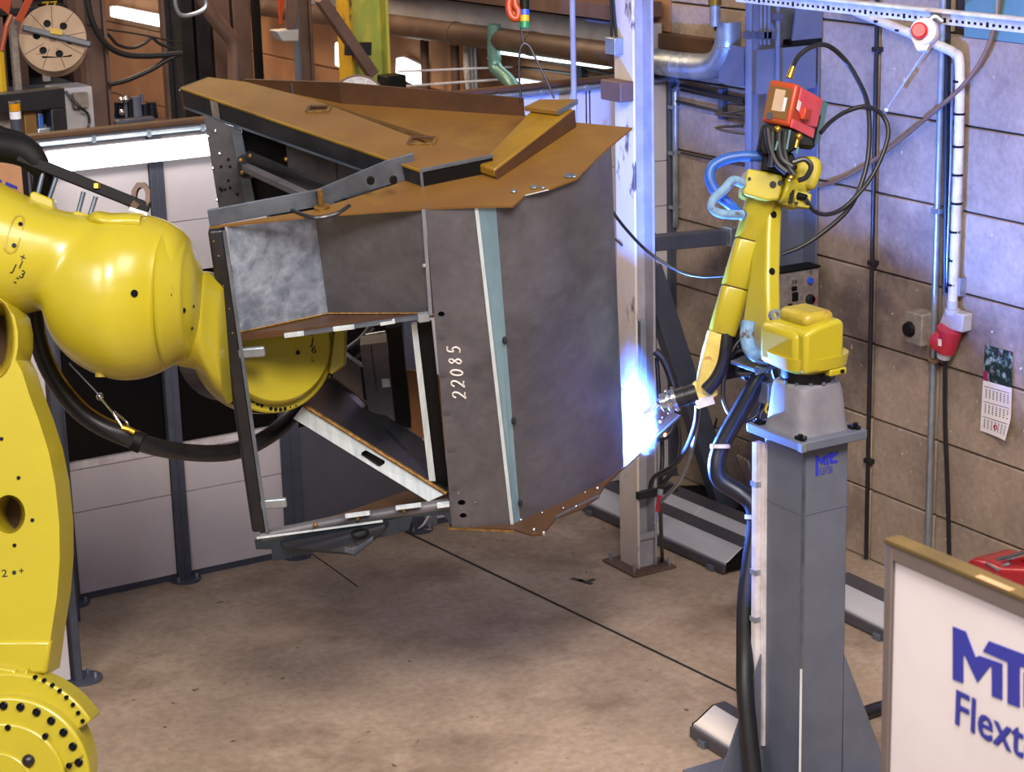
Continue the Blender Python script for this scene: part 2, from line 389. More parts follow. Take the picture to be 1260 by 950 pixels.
def fpanel(x0, x1, z0, z1, m=None, nm='panel', d=0.02):
    return MB().bb(x0+0.004, x1-0.004, FY-d, FY+0.02, z0+0.003, z1-0.003).build(nm, m or M['white'], fence, bevel=0.002, seg=1)
def bay(x0, x1, window=True):
    x0 += 0.055; x1 -= 0.055
    fpanel(x0, x1, 0.05, ZJ)
    if window:
        fpanel(x0, x1, ZJ, ZW0-0.06); fpanel(x0, x1, ZW0-0.06, ZW0, M['railw'], 'glass_bead', 0.035)
        fpanel(x0, x1, ZW0, ZW1, M['window'], 'welding_glass', 0.0); fpanel(x0, x1, ZW1, ZJ2)
        fpanel(x0, x1, ZJ2, FH-0.06)
    else:
        for a, b in ((ZJ, ZW0), (ZW0, ZW1), (ZW1, ZJ2), (ZJ2, FH-0.06)): fpanel(x0, x1, a, b)
bay(xa, xb); bay(xb, xc)
# dark grey door leaf
MB().bb(xc+0.085, xd-0.07, FY-0.03, FY+0.03, 0.04, ZJ+0.35).build('door_leaf', M['door'], fence, bevel=0.004)
MB().bb(xc+0.085, xd-0.07, FY-0.03, FY+0.03, ZJ+0.36, ZW1).build('welding_glass', M['window'], fence, bevel=0.004)
MB().bb(xc+0.085, xd-0.07, FY-0.03, FY+0.03, ZW1+0.01, FH-0.06).build('door_leaf', M['white'], fence, bevel=0.004)
bay(xd, xm[0], False); bay(xm[0]-0.05, xm[1]+0.05, False); bay(xm[1]-0.05, xe+0.09, False)
MB().bb(xa-0.05, xe+0.05, FY-0.05, FY+0.05, FH-0.05, FH+0.0).build('top_rail', M['dkframe'], fence, bevel=0.005)
MB().tube([(xa-0.2, FY-0.08, FH-0.03), (xe-0.02, FY-0.08, FH-0.03)], 0.02, n=8).build('conduit', M['galv'], fence, smooth=40)
c = MB()
for k in range(14): c.box((xa + (xe-xa)*k/13.2, FY-0.08, FH-0.03), (0.03, 0.05, 0.05))
c.build('conduit_clip', M['galv'], fence)
MB().bb(xa-0.3, xe+0.05, FY-0.06, FY+0.06, FH+0.0, FH+0.035).build('rail_cap', M['rustdk'], fence, bevel=0.004)
MB().bb(xa, xe, FY-0.015, FY+0.02, 0.0, 0.05).build('bottom_rail', M['dkframe'], fence)
# end post by the concrete wall with its silver conduit
MB().bb(xe-0.09, xe-0.02, FY-0.07, FY+0.05, 0, FH-0.02).build('post', M['dkframe'], fence, bevel=0.005)
xq = min(xe+0.02, WX-0.04)
MB().tube([onY(829, 112, FY-0.12), onY(834, 104, FY-0.12), (xq, FY-0.12, FH-0.14), (xq, FY-0.12, zY(836, 268)), (xq+0.015, FY-0.09, zY(838, 274))], 0.025, n=10).build('conduit', M['galv'], fence, smooth=40)
c = MB()
for py in (128, 184, 250): c.box((xq, FY-0.11, zY(836, py)), (0.10, 0.06, 0.03))
c.build('conduit_clip', M['galv'], fence)

# fluorescent fitting hanging on the fence
l0, l1 = onY(57, 200, FY-0.16), onY(256, 181, FY-0.16)
lt = thing('fluorescent_fitting', 'bright white fluorescent fitting fixed along the top of the white fence', 'lamp', (l0+l1)/2)
zc = (zY(150, 190, FY-0.16)); hh = 0.078
MB().bb(l0[0]-0.0, l1[0]+0.35, FY-0.2, FY-0.12, zc-hh, zc+hh).build('diffuser', M['lamp'], lt, bevel=0.02)
MB().bb(l0[0]-0.03, l1[0]+0.38, FY-0.12, FY-0.055, zc-hh*0.95, zc+hh*0.95).build('housing', M['railw'], lt, bevel=0.01)
# nearer panel of the cell, ends in a dark post
npx = onZ(95, 838)
nf = thing('fence_panel', 'pale panel with a dark end post standing behind the yellow robot arm', 'fence', npx)
zt = onY(52, 404, npx[1])[2]
np_ = MB().bb(npx[0]-0.028, npx[0]+0.028, npx[1]-0.05, npx[1]+0.05, 0.01, zt+0.1).build('post', M['dkframe'], nf, bevel=0.006)
MB().cyl(npx+EX*0.05, npx+EX*0.05+EZ*0.016, 0.13, n=24).build('foot', M['dkframe'], np_, smooth=30)
b = MB()
for s, t in ((0.12, -0.04), (0.1, 0.06)): b.cyl(npx+EX*s+EY*t+EZ*0.014, npx+EX*s+EY*t+EZ*0.05, 0.012, n=8)
b.build('anchor_bolt', M['galv'], np_, smooth=30)
MB().bb(npx[0]-1.6, npx[0]-0.05, npx[1]-0.02, npx[1]+0.02, 0.03, zt-0.03).build('panel', M['white'], nf, bevel=0.003)
MB().bb(npx[0]-1.6, npx[0]-0.05, npx[1]-0.03, npx[1]+0.03, zt-0.03, zt+0.01).build('edge_trim', M['railw'], nf, bevel=0.004)

# ---------------------------------------------------------------- steel columns
def hcol(name, label, x0, y0, z0, z1, dx, wy, tf, mats, group=None, base=None):
    t = thing(name, label, 'column', (x0+dx/2, y0+wy/2, z0)); t['kind'] = 'thing'
    if group: t['group'] = group
    MB().bb(x0, x0+tf, y0, y0+wy, z0, z1).build('flange', mats[0], t, bevel=0.004)
    MB().bb(x0+dx-tf, x0+dx, y0, y0+wy, z0, z1).build('flange', mats[1], t, bevel=0.004)
    MB().bb(x0+tf, x0+dx-tf, y0+wy/2-tf/2, y0+wy/2+tf/2, z0, z1).build('web', mats[1], t)
    return t
cb = onZ(785, 704)
mc = hcol('steel_column', 'free standing steel column with peeling white paint behind the welding spot', cb[0], cb[1], 0.02, 7.5, 0.185, 0.25, 0.022, (M['peel'], M['greycol']))
MB().bb(cb[0]-0.10, cb[0]+0.30, cb[1]-0.10, cb[1]+0.36, 0, 0.02).build('base_plate', M['brownst'], mc, bevel=0.004)
for dx, dy in ((-0.06, 0.3), (0.26, -0.05), (-0.06, -0.04), (0.26, 0.3)):
    MB().cyl((cb[0]+dx, cb[1]+dy, 0.018), (cb[0]+dx, cb[1]+dy, 0.085), 0.013, n=8).build('anchor_bolt', M['galv'], mc, smooth=30)
MB().bb(cb[0]+0.022, cb[0]+0.165, cb[1]+0.01, cb[1]+0.03, 0.25, 0.30).bb(cb[0]+0.022, cb[0]+0.165, cb[1]+0.03, cb[1]+0.045, 0.02, 0.27).build('stiffener', M['greycol'], mc)
q = onX(782, 122, cb[0])
MB().bb(cb[0]-0.12, cb[0], cb[1]-0.01, cb[1]+0.26, q[2]-0.02, q[2]+0.13).build('bracket', M['brownst'], mc, bevel=0.01)
k0, k1 = onX(768, 700, cb[0])[2], 0
hb = onX(760, 62, cb[0])
MB().bb(cb[0]-0.08, cb[0]-0.0, cb[1]+0.12, cb[1]+0.25, hb[2]-0.02, hb[2]+0.1).build('socket_box', M['galv'], mc, bevel=0.006)
MB().tube([(cb[0]-0.012, cb[1]+0.2, hb[2]+0.1), (cb[0]-0.02, cb[1]+0.24, hb[2]+0.5), (cb[0]-0.012, cb[1]+0.26, 7)], 0.012).tube([(cb[0]-0.02, cb[1]+0.25, hb[2]+0.1), (cb[0]-0.03, cb[1]+0.26, 7)], 0.010).build('cable', M['black'], mc, smooth=40)
hk = onX(760, 297, cb[0]-0.02)
MB().tube([hk+EZ*0.09+EY*0.05, hk+EZ*0.03+EY*0.08, hk, hk-EY*0.06-EZ*0.02], 0.008, smooth=3).build('hook', M['steeldk'], mc, smooth=40)
MB().bb(cb[0]+0.05, cb[0]+0.10, cb[1]+0.0, cb[1]+0.10, 1.3, onX(796, 395, cb[0]+0.1)[2]).build('cable_channel', M['galv'], mc, bevel=0.004)
# strap clamped round the column
MB().bb(cb[0]-0.006, cb[0]+0.20, cb[1]-0.03, cb[1]+0.01, 0.60, 0.66).bb(cb[0]+0.18, cb[0]+0.36, cb[1]-0.03, cb[1]+0.0, 0.60, 0.66).build('clamp_strap', M['steeldk'], mc)

y_b = yX(1010, 200)
bc = hcol('wall_column', 'blue grey steel column against the concrete wall behind the welding robot', WX-0.42, y_b, 0, 7.5, 0.40, 0.33, 0.02, (M['bluecol'], M['bluecol']))
# folded sheet boxes hung on it
a0, a1 = onY(927, 55, y_b-0.03), onY(1004, 107, y_b-0.03)
MB().bb(a0[0], a1[0], y_b-0.03, y_b-0.01, zY(965, 112, y_b), zY(965, 58, y_b)).build('cover_plate', M['bluecol'], bc, bevel=0.004)
MB().prism([(WX-0.30, y_b-0.02, zY(970, 50, y_b)), (WX-0.02, y_b-0.02, zY(970, 50, y_b)), (WX-0.02, y_b-0.02, zY(970, 5, y_b)), (WX-0.26, y_b-0.02, zY(970, 5, y_b))], (0, 0.02, 0)).build('cover_plate', M['bluecol'], bc)
MB().bb(WX-0.30, WX-0.02, y_b-0.02, y_b+0.1, zY(970, 56, y_b), zY(970, 50, y_b)).build('cable_slot', M['blackm'], bc)
for px in (922, 957, 936, 941, 946):
    p = onY(px, 60, y_b-0.06)
    r = 0.03 if px in (922,) else 0.018 if px == 957 else 0.011
    zlo = zY(px, 330 if px == 922 else 108, y_b-0.06)
    if px in (936, 941, 946): zlo = zY(px, 55, y_b-0.06)
    MB().tube([(p[0], y_b-0.06, zlo), (p[0], y_b-0.06, 7)], r, n=8).build('conduit', M['bluecol'], bc, smooth=40)
c = MB()
for px, py in ((922, 43), (936, 43), (942, 43), (947, 43), (957, 20)):
    p = onY(px, py, y_b-0.06); c.box(p, (0.07, 0.06, 0.05))
c.build('pipe_clip', M['dkframe'], bc)
e0 = onY(1007, 262, y_b)

# operator box on the wall column
ob0, ob1 = onY(966, 336, y_b-0.16), onY(1007, 391, y_b-0.16)
ob = thing('control_box', 'grimy control box with push buttons on the wall column above the robot shoulder', 'control box', (ob0[0], y_b-0.1, ob1[2]))
MB().bb(ob0[0]-0.13, ob1[0], y_b-0.16, y_b-0.02, ob1[2]-0.05, ob0[2]).build('housing', M['panelb'], ob, bevel=0.008)
MB().bb(ob0[0]-0.14, ob1[0]+0.01, y_b-0.17, y_b-0.01, ob0[2], ob0[2]+0.02).build('lid', M['blackm'], ob, bevel=0.004)
def btn(px, py, r, m, nm='button'):
    p = onY(px, py, y_b-0.16); MB().lathe(p, -EY, [(0, r), (0.02, r), (0.03, r*0.8)], n=18).build(nm, M[m], ob, smooth=40)
btn(996, 345, 0.026, 'blu'); btn(996, 368, 0.04, 'black', 'collar'); btn(999, 368, 0.026, 'redpl')
for px, py, w_, h_ in ((977, 355, 0.05, 0.035), (978, 365, 0.055, 0.07), (972, 376, 0.04, 0.03)):
    p = onY(px, py, y_b-0.16); MB().box(p, (w_, 0.02, h_)).build('switch', M['blackm'], ob, bevel=0.003)
mb = MB(); text_on(mb, '59', onY(974, 351, y_b-0.165), EX, EZ, 0.055); mb.build('number', M['ink'], ob)
# ---------------------------------------------------------------- things fixed to the concrete wall
def vpipe(name, label, cat, x, y, z0, z1, r, m, group=None, clips=()):
    t = thing(name, label, cat, (x, y, z0), group)
    MB().tube([(x, y, z0), (x, y, z1)], r, n=10).build('pipe', m, t, smooth=40)
    for z in clips: MB().box((x+0.01, y, z), (2.2*r+0.02, 2.6*r+0.03, 0.035)).build('pipe_clip', m, t, bevel=0.004)
    return t
vpipe('conduit', 'thin black conduit running up the concrete wall nearest the wall column', 'pipe', WX-0.035, Y1, 0.02, 7, 0.017, M['black'], clips=(onX(1075, 322, WX)[2], onX(1074, 567, WX)[2], onX(1080, 60, WX)[2]))
yb = yX(1156, 400)
vpipe('conduit', 'bare grey conduit behind the junction box on the concrete wall', 'pipe', WX-0.05, yb, 0.02, 7, 0.026, M['galv'], clips=(2.9,))
t = thing('cable', 'black cable hanging straight down beside the bare grey conduit', 'cable', (WX-0.04, yX(1163, 500), 0))
MB().tube([onX(1163, 436, WX-0.05), onX(1163, 520, WX-0.05), onX(1166, 600, WX-0.05), onX(1168, 686, WX-0.05), onX(1168, 700, WX-0.06)], 0.017, smooth=4).build('sheath', M['black'], t, smooth=40)
MB().tube([onX(1163, 360, WX-0.03), onX(1166, 60, WX-0.03), onX(1167, -40, WX-0.03)], 0.02).build('sheath', M['black'], t, smooth=40)
# pale pipe that comes down the wall on a slant and turns to the red plug
t = thing('plug_conduit', 'pale pipe bent down the concrete wall to the red power plug', 'pipe', onX(1178, 380, WX))
MB().tube([onX(1040, 8, WX-0.07), onX(1055, 15, WX-0.07), onX(1110, 37, WX-0.07), onX(1160, 58, WX-0.07), onX(1174, 66, WX-0.07), onX(1181, 82, WX-0.07), onX(1179, 200, WX-0.07), onX(1172, 378, WX-0.07)], 0.035, n=10, smooth=5).build('pipe', M['railw'], t, smooth=40)
MB().tube([onX(1183, 90, WX-0.03), onX(1184, 200, WX-0.03), onX(1178, 350, WX-0.03)], 0.02).tube([onX(1172, 78, WX-0.03), onX(1170, 200, WX-0.03), onX(1164, 362, WX-0.03)], 0.009).build('wire', M['galv'], t, smooth=40)
c = MB()
for px, py in ((1082, 26), (1108, 37), (1135, 48), (1180, 100), (1180, 140), (1179, 180), (1178, 215), (1177, 250), (1175, 285), (1173, 320), (1172, 350)):
    c.lathe(onX(px, py, WX-0.07)-EZ*0.008, EZ, [(0, 0.042), (0.016, 0.042)], n=12)
c.build('cable_tie', M['blackm'], t)
MB().lathe(onX(1172, 380, WX-0.07), EZ, [(-0.04, 0.055), (0.0, 0.055), (0.0, 0.04), (0.06, 0.04)], n=14).build('gland', M['grey'], t, smooth=30)
t = thing('power_plug', 'red industrial power plug in a grey socket on the concrete wall', 'plug', onX(1165, 420, WX-0.08))
p0, p1, p2, p3 = (onX(*a, WX-0.1) for a in ((1172, 384), (1169, 406), (1163, 432), (1161, 440)))
MB().prism([p0+EY*0.09+EZ*0, p0-EY*0.11, p1-EY*0.12, p1+EY*0.13], (0.1, 0, 0)).build('socket', M['grey'], t, bevel=0.012)
MB().cyl(p1+EZ*0.01, p2, 0.095, 0.075).build('plug_body', M['redpl'], t, smooth=40)
MB().cyl(p2, p3, 0.06, 0.05).build('nut', M['grey'], t, smooth=40)
q = onX(1157, 420, WX-0.16)
MB().lathe(q, -EX*0.8-EY*0.6, [(-0.04, 0.07), (0.02, 0.075), (0.03, 0.06)], n=20).build('lid', M['red'], t, smooth=40)
MB().box(q-0.032*nrm(EX*0.8+EY*0.6), (0.01, 0.035, 0.05)).build('mark', M['paper'], t)
t = thing('junction_box', 'dusty grey junction box with a round knob on the concrete wall', 'box', onX(1142, 398, WX-0.05))
j = onX(1140, 398, WX)
MB().bb(WX-0.16, WX, j[1]-0.13, j[1]+0.05, j[2]-0.13, j[2]+0.11).build('housing', M['panelb'], t, bevel=0.01)
MB().lathe((WX-0.16, j[1]-0.0, j[2]-0.02), -EX, [(0, 0.06), (0.03, 0.05)], n=16).build('knob', M['blackm'], t, smooth=40)
MB().tube([onX(1150, 412, WX-0.06), onX(1143, 428, WX-0.08), onX(1144, 442, WX-0.08), onX(1153, 445, WX-0.08), onX(1158, 436, WX-0.08)], 0.016, smooth=5).build('flex_hose', M['pbrown'], t, smooth=40)
MB().box(onX(1180, 352, WX-0.03), (0.06, 0.09, 0.13)).build('clip_plate', M['galv'], struct(MB().box(onX(1180, 352, WX-0.01), (0.02, 0.07, 0.1)).build('trim_3', M['galv'])))
# calendar
t = thing('wall_calendar', 'paper three month calendar with a flower picture pinned to the concrete wall', 'calendar', onX(1228, 480, WX))
A, B, Cc, Dd = onX(1212, 424, WX-0.012), onX(1246, 433, WX-0.012), onX(1243, 541, WX-0.05), onX(1206, 530, WX-0.014)
ux = nrm(B-A)*-1
picm = mat('flower_picture', '#10261c', '#93a69a', 0.4, scale=16, detail=6, lo=0.5, hi=0.66, c3='#8a1f4e', c3_scale=7, c3_lo=0.53, c3_hi=0.6)
def cal(u, v):                                                     # bilinear on the sheet, curling out at the bottom
    L_, R_ = A + (Dd-A)*v, B + (Cc-B)*v; p = L_ + (R_-L_)*u; return p - EX*(0.05*max(0, v-0.75)*4*u*u)
def sheet(v0, v1, m, nm, lift=0.0):
    mb = MB(); n = 8
    rows = [[cal(i/4, v0+(v1-v0)*k/n)-EX*lift for i in range(5)] for k in range(n+1)]
    back = [[p+EX*0.002 for p in r] for r in rows]
    for S_ in (rows, back): mb.loft(S_, caps=False, closed=False)
    rim = lambda Q: Q[0] + [r[-1] for r in Q[1:]] + Q[-1][-2::-1] + [r[0] for r in Q[-2:0:-1]]
    mb.loft([rim(rows), rim(back)], caps=False)
    return mb.build(nm, m, t, smooth=60)
sheet(0, 0.41, picm, 'picture'); pg = sheet(0.41, 1, M['paper'], 'month_sheet')
mb = MB()
for b in range(3):
    v0 = 0.47 + b*0.175
    mb.add([cal(0.06, v0)-EX*0.003, cal(0.95, v0)-EX*0.003, cal(0.95, v0+0.006)-EX*0.003, cal(0.06, v0+0.006)-EX*0.003], [(0, 1, 2, 3)])
    for i in range(7):
        for k in range(5):
            u, v = 0.12 + i*0.125, v0 + 0.03 + k*0.022
            mb.add([cal(u, v)-EX*0.003, cal(u+0.05, v)-EX*0.003, cal(u+0.05, v+0.010)-EX*0.003, cal(u, v+0.010)-EX*0.003], [(0, 1, 2, 3)])
mb.build('dates', M['ink'], t)
c = cal(0.55, 0.90); MB().ring(c-EX*0.006, EX, 0.012, 0.02, 0.003, 14).build('date_marker', M['red'], t)

# overhead perforated white rail, with the pull switch hung from it
rx = 9.1
r0, r1 = onX(905, 3, rx), onX(1275, 23, rx)
zr = (r0[2]+r1[2])/2
t = thing('cable_rail', 'white perforated cable rail hung overhead in front of the concrete wall', 'rail', (rx, (r0[1]+r1[1])/2, zr))
MB().bb(rx, rx+0.02, r1[1]-1.5, r0[1], zr-0.045, zr+0.03).build('web', M['railw'], t, bevel=0.003)
MB().bb(rx-0.05, rx+0.02, r1[1]-1.5, r0[1], zr+0.03, zr+0.05).build('flange', M['railw'], t, bevel=0.003)
mb = MB(); n = int((r0[1]-r1[1])/0.055)
for k in range(n):
    mb.box((rx-0.001, r1[1]+0.055*(k+0.5), zr-0.018), (0.004, 0.022, 0.016 if k % 7 else 0.03))
h = mb.build('slot', M['blackm'], t); h['kind'] = 'stuff'
for yy_ in (r0[1]-0.3, r1[1]+0.35): MB().tube([(rx+0.01, yy_, zr+0.04), (rx+0.01, yy_, 7.5)], 0.008).build('hanger_rod', M['galv'], t)
pc = onX(1138, 40, rx-0.1)
t = thing('pull_switch', 'white rope pull switch with a red button under the overhead rail', 'switch', pc)
ax = nrm(-FW*0.9-RT*0.35)
MB().lathe(pc-ax*0.06, ax, [(0, 0.07), (0.03, 0.09), (0.10, 0.09), (0.12, 0.08)], n=24).prism([pc+ax*0.055+nrm(UP)*-0.04+RT*s for s in (-0.075, 0.06)]+[pc+ax*0.055-UP*0.12+RT*s for s in (0.02, -0.04)], -ax*0.09).build('housing', M['railw'], t, smooth=40)
MB().lathe(pc+ax*0.06-RT*0.02, ax, [(0, 0.052), (0.03, 0.052), (0.045, 0.04)], n=24).build('button', M['redlens'], t, smooth=40)
MB().tube([pc+UP*0.05, pc+UP*0.10+RT*0.06, (rx-0.0, (pc+RT*0.1)[1], zr-0.03)], 0.018, smooth=4).build('bracket', M['galv'], t, smooth=40)
ce = S(1086, 142, 15.2); cs = pc-UP*0.12
MB().tube([cs, ce+(cs-ce)*0.12], 0.006).build('rope', M['railw'], t)
MB().cyl(ce+(cs-ce)*0.10, ce, 0.013, 0.017, n=10).build('tensioner', M['galv'], t)
t = thing('cable', 'brown cable sagging across the concrete wall up to the overhead rail', 'cable', onX(1120, 160, WX))
MB().tube([onX(1008, 229, WX-0.05), onX(1040, 218, WX-0.05), onX(1085, 190, WX-0.06), onX(1150, 137, WX-0.1), onX(1185, 105, WX-0.1), onX(1210, 70, WX-0.08), onX(1224, 32, WX-0.06), onX(1232, -20, WX-0.06)], 0.017, smooth=6).build('sheath', M['pbrown'], t, smooth=40)

# duct, pipes and brackets above the fence corner
t = thing('ventilation_duct', 'silver spiral duct with an elbow above the fence corner', 'duct', onX(860, 80, WX-0.3))
P = [onX(a, b, WX-0.25) for a, b in ((700, 52), (800, 74), (860, 82), (884, 76), (895, 55), (896, 40), (896, 27))]
MB().tube(P, 0.105, n=18, smooth=7).build('duct', M['galv'], t, smooth=40)
mb = MB()
for a, b in ((815, 77), (825, 79), (835, 80), (845, 81), (855, 82)):
    mb.lathe(onX(a, b, WX-0.25), -EY, [(-0.006, 0.109), (0.006, 0.109)], n=18)
mb.lathe(onX(896, 58, WX-0.25), EZ, [(-0.006, 0.11), (0.006, 0.11)], n=18)
mb.build('seam_ring', M['galv'], t)
t = thing('steel_canister', 'short steel canister with a brass top hanging over the duct elbow', 'canister', onX(880, 20, WX-0.3))
MB().cyl(onX(880, 5, WX-0.4), onX(880, 32, WX-0.4), 0.042).build('body', M['galv'], t, smooth=40)
MB().cyl(onX(880, -4, WX-0.4), onX(880, 6, WX-0.4), 0.055).build('cap', M['brass'], t, smooth=40)
MB().cyl(onX(880, 32, WX-0.4), onX(880, 38, WX-0.4), 0.015, 0.006, 10).build('drain', M['blackm'], t)
MB().tube([onX(880, -2, WX-0.4), onX(880, -40, WX-0.4)], 0.02).build('pipe', M['galv'], t)
q0 = onX(812, 58, WX-0.08); q1 = onX(882, 55, WX-0.08)
tag(MB().bb(WX-0.12, WX-0.0, q1[1], 14.85, q0[2]-0.06, q0[2]+0.12).build('wall_beam', M['rustdk'])
    , 'brown steel beam fixed along the wall behind the silver duct', 'beam')['kind'] = 'thing'
t = thing('blue_cover', 'blue sheet cover plate beside the wall column below the duct elbow', 'plate', onX(907, 80, WX-0.3))
k = onX(907, 80, WX-0.3)
MB().bb(WX-0.30, WX-0.28, k[1]-0.08, k[1]+0.25, onX(900, 104, WX-0.3)[2], onX(900, 56, WX-0.3)[2]).build('plate', M['bluecol'], t, bevel=0.004)
MB().bb(WX-0.28, WX, k[1]+0.0, k[1]+0.05, k[2]-0.1, k[2]+0.1).build('bracket', M['bluecol'], t)
t = thing('cable_run', 'bundle of dark cables crossing the wall on a short post bracket', 'cable', onX(880, 125, WX))
for a, b, c_, r in (((838, 106), (880, 116), (916, 124), 0.022), ((838, 111), (885, 121), (916, 128), 0.012), ((830, 124), (880, 136), (935, 148), 0.014), ((838, 188), (870, 195), (916, 204), 0.010)):
    MB().tube([onX(*a, WX-0.04), onX(*b, WX-0.05), onX(*c_, WX-0.04)], r, smooth=4).build('cable', M['black'], t, smooth=40)
MB().tube([onX(916, 136, WX-0.06), onX(895, 139, WX-0.1), onX(880, 140, WX-0.12), onX(905, 144, WX-0.1), onX(940, 146, WX-0.1)], 0.009, smooth=4).tube([onX(914, 155, WX-0.06), onX(880, 157, WX-0.14), onX(910, 164, WX-0.12), onX(938, 165, WX-0.1)], 0.011, smooth=4).build('loop_cable', M['black'], t, smooth=40)
b0 = onX(893, 108, WX); b1 = onX(893, 146, WX)
MB().bb(WX-0.06, WX, b0[1]-0.03, b0[1]+0.03, b1[2], b0[2]).build('bracket', M['dkframe'], t, bevel=0.004)

# dark bar and brace frame standing between the column and the wall
t = thing('brace_frame', 'dark steel frame of a level bar and a slanted brace behind the torch', 'frame', onY(870, 440, 13.9))
MB().bar(onY(803, 299, 13.6), onY(902, 290, 13.6), 0.12, 0.12, EY).build('level_bar', M['dkframe'], t, bevel=0.006)
MB().bar(onY(893, 291, 13.55), onY(904, 289, 13.55), 0.14, 0.15, EY).build('end_plate', M['galv'], t, bevel=0.006)
bq = onY(798, 330, 13.7); bp = onZ(948, 655)
MB().bar(bq, np.array((bp[0], 13.7, 0.02)), 0.12, 0.19, EY).build('brace', M['dkframe'], t, bevel=0.006)
pf = onZ(800, 590)
MB().bb(bq[0]-0.1, bq[0]+0.02, 13.62, 13.76, 0.0, bq[2]+0.3).build('upright', M['dkframe'], t, bevel=0.006)
# ---------------------------------------------------------------- hall beyond the fence
HW = 'steel posts of the hall beyond the fence'
def bgpost(label, pa, pb, y, m1, m2, z0=0):
    x0, x1 = xY(pa, 60, y), xY(pb, 60, y); wd = x1-x0
    return hcol('steel_post', label, x0, y, z0, 7.8, wd*0.80, wd*0.55, 0.03, (M[m1], M[m2]), HW)
bgpost('brown steel post beside the pale cable spool', 104, 141, 17.4, 'brownst', 'brownst')
bgpost('slim brown steel post beside the lit hall wall', 202, 220, 18.6, 'brownst', 'steeldk')
bgpost('blue grey steel post beside the grey floodlight', 367, 391, 18.6, 'bluecol', 'brownst')
bgpost('steel column of peeling yellow and green paint beyond the brown plate', 432, 492, 17.6, 'peelyel', 'peelgrn')
t = thing('steel_brace', 'slanted dark brace leaning on the yellow peeling column', 'brace', onY(430, 40, 17.5))
MB().bar(onY(394, -2, 17.4), onY(459, 92, 17.4), 0.10, 0.10, EY).build('bar', M['brownst'], t, bevel=0.006)
MB().bar(onY(425, 60, 17.4), onY(456, 60, 17.4), 0.05, 0.12, EY).build('shelf_plate', M['steeldk'], t, bevel=0.004)
# cable spool on its bracket
sc_ = onY(65, 47, 17.2); ax = nrm(-FW*0.96+RT*0.18)
t = thing('cable_spool', 'big pale round cable spool with dark holes on a black bracket', 'spool', sc_)
d, s, u = frame(ax); rs = 0.275
circ = lambda c, r, n: [c + r*(s*math.cos(a)+u*math.sin(a)) for a in (2*math.pi*k/n for k in range(n))]
holes = []
for px, py in ((58, 29), (78, 32), (45, 44), (53, 62), (73, 66), (86, 50)):
    holes.append(list(reversed(circ(onP(px, py, sc_, ax), 0.032, 10))))
MB().prism(circ(sc_, rs, 40), -ax*0.05, holes).build('flange', M['spool'], t, bevel=0.004, seg=1)
MB().cyl(sc_-ax*0.05, sc_-ax*0.28, 0.2, n=28).build('drum', M['blackm'], t, smooth=40)
MB().cyl(sc_-ax*0.28, sc_-ax*0.33, rs, n=40).build('flange', M['spool'], t, smooth=40)
MB().bar(onP(28, 34, sc_+ax*0.05, ax), onP(112, 55, sc_+ax*0.05, ax), 0.05, 0.05, u).build('bracket_bar', M['dkframe'], t, bevel=0.008)
q = onP(69, 39, sc_+ax*0.09, ax); MB().box(q, (0.10, 0.02, 0.045), (RT*0.98-UP*0.15, -ax, UP)).build('label_plate', M['ylw'], t)
mb = MB(); mb.cyl(sc_, sc_+ax*0.012, 0.03, n=14); mb.build('hub', M['brownst'], t, smooth=40)
mb = MB()
for a in range(9):
    v = s*math.cos(a*0.7+0.2)+u*math.sin(a*0.7+0.2); mb.bar(sc_+v*0.09+ax*0.001, sc_+v*0.27+ax*0.001, 0.004, 0.003, np.cross(ax, v))
mb.build('plank_joint', M['groove'], t)
# dark rack with boxes behind the spool
rk = onY(30, 60, 18.4)
t = thing('storage_rack', 'dark machine rack standing behind the cable spool', 'rack', (rk[0], 18.8, 0))
xl, xr = xY(-30, 60, 18.6), xY(106, 60, 18.6)
MB().bb(xl, xr, 19.0, 19.6, 0, 6.4).build('back_panel', M['blackm'], t)
for px in (-4, 22, 90): MB().bb(xY(px, 60, 18.6)-0.05, xY(px, 60, 18.6)+0.05, 18.5, 18.62, 0, 6.4).build('upright', M['brownst'], t, bevel=0.006)
for py, m in ((10, 'steeldk'), (106, 'steelbl')): MB().bb(xl, xr-0.2, 18.45, 19.0, zY(40, py+6, 18.5), zY(40, py-2, 18.5)).build('shelf', M[m], t, bevel=0.005)
mb = MB(); text_on(mb, '77', onY(52, 14, 18.35), EX, EZ, 0.12, 1.2); mb.build('yellow_mark', M['ylw'], t)
MB().bb(xY(52, 14, 18.4), xY(70, 14, 18.4), 18.37, 18.5, zY(60, 18, 18.4), zY(60, 5, 18.4)).build('sign_plate', M['blackm'], t)
MB().bb(xY(55, 95, 18.4), xY(62, 95, 18.4), 18.4, 18.46, zY(58, 100, 18.4), zY(58, 88, 18.4)).build('tag', M['paper'], t)
t = thing('machine_frame', 'dark square machine frame below the cable spool', 'frame', onY(40, 150, 16.6))
xl, xr, z1 = xY(-10, 140, 16.6), xY(82, 140, 16.6), zY(40, 112, 16.6)
MB().bb(xl, xr, 16.6, 16.75, z1-0.16, z1).build('beam', M['steeldk'], t, bevel=0.008)
MB().bb(xr-0.13, xr, 16.6, 16.75, 0, z1-0.16).build('upright', M['steeldk'], t, bevel=0.008)
MB().bb(xl, xr-0.13, 16.85, 16.9, 0, z1-0.05).build('backing', M['panelb'], t)
MB().bb(xY(30, 150, 16.7), xY(46, 150, 16.7), 16.7, 16.85, 0, zY(38, 136, 16.7)).build('brown_board', M['rust'], t, bevel=0.01)
MB().bb(xY(48, 150, 16.7), xY(55, 150, 16.7), 16.72, 16.85, 0, zY(50, 141, 16.7)).build('blue_part', M['bluepl'], t, bevel=0.01)
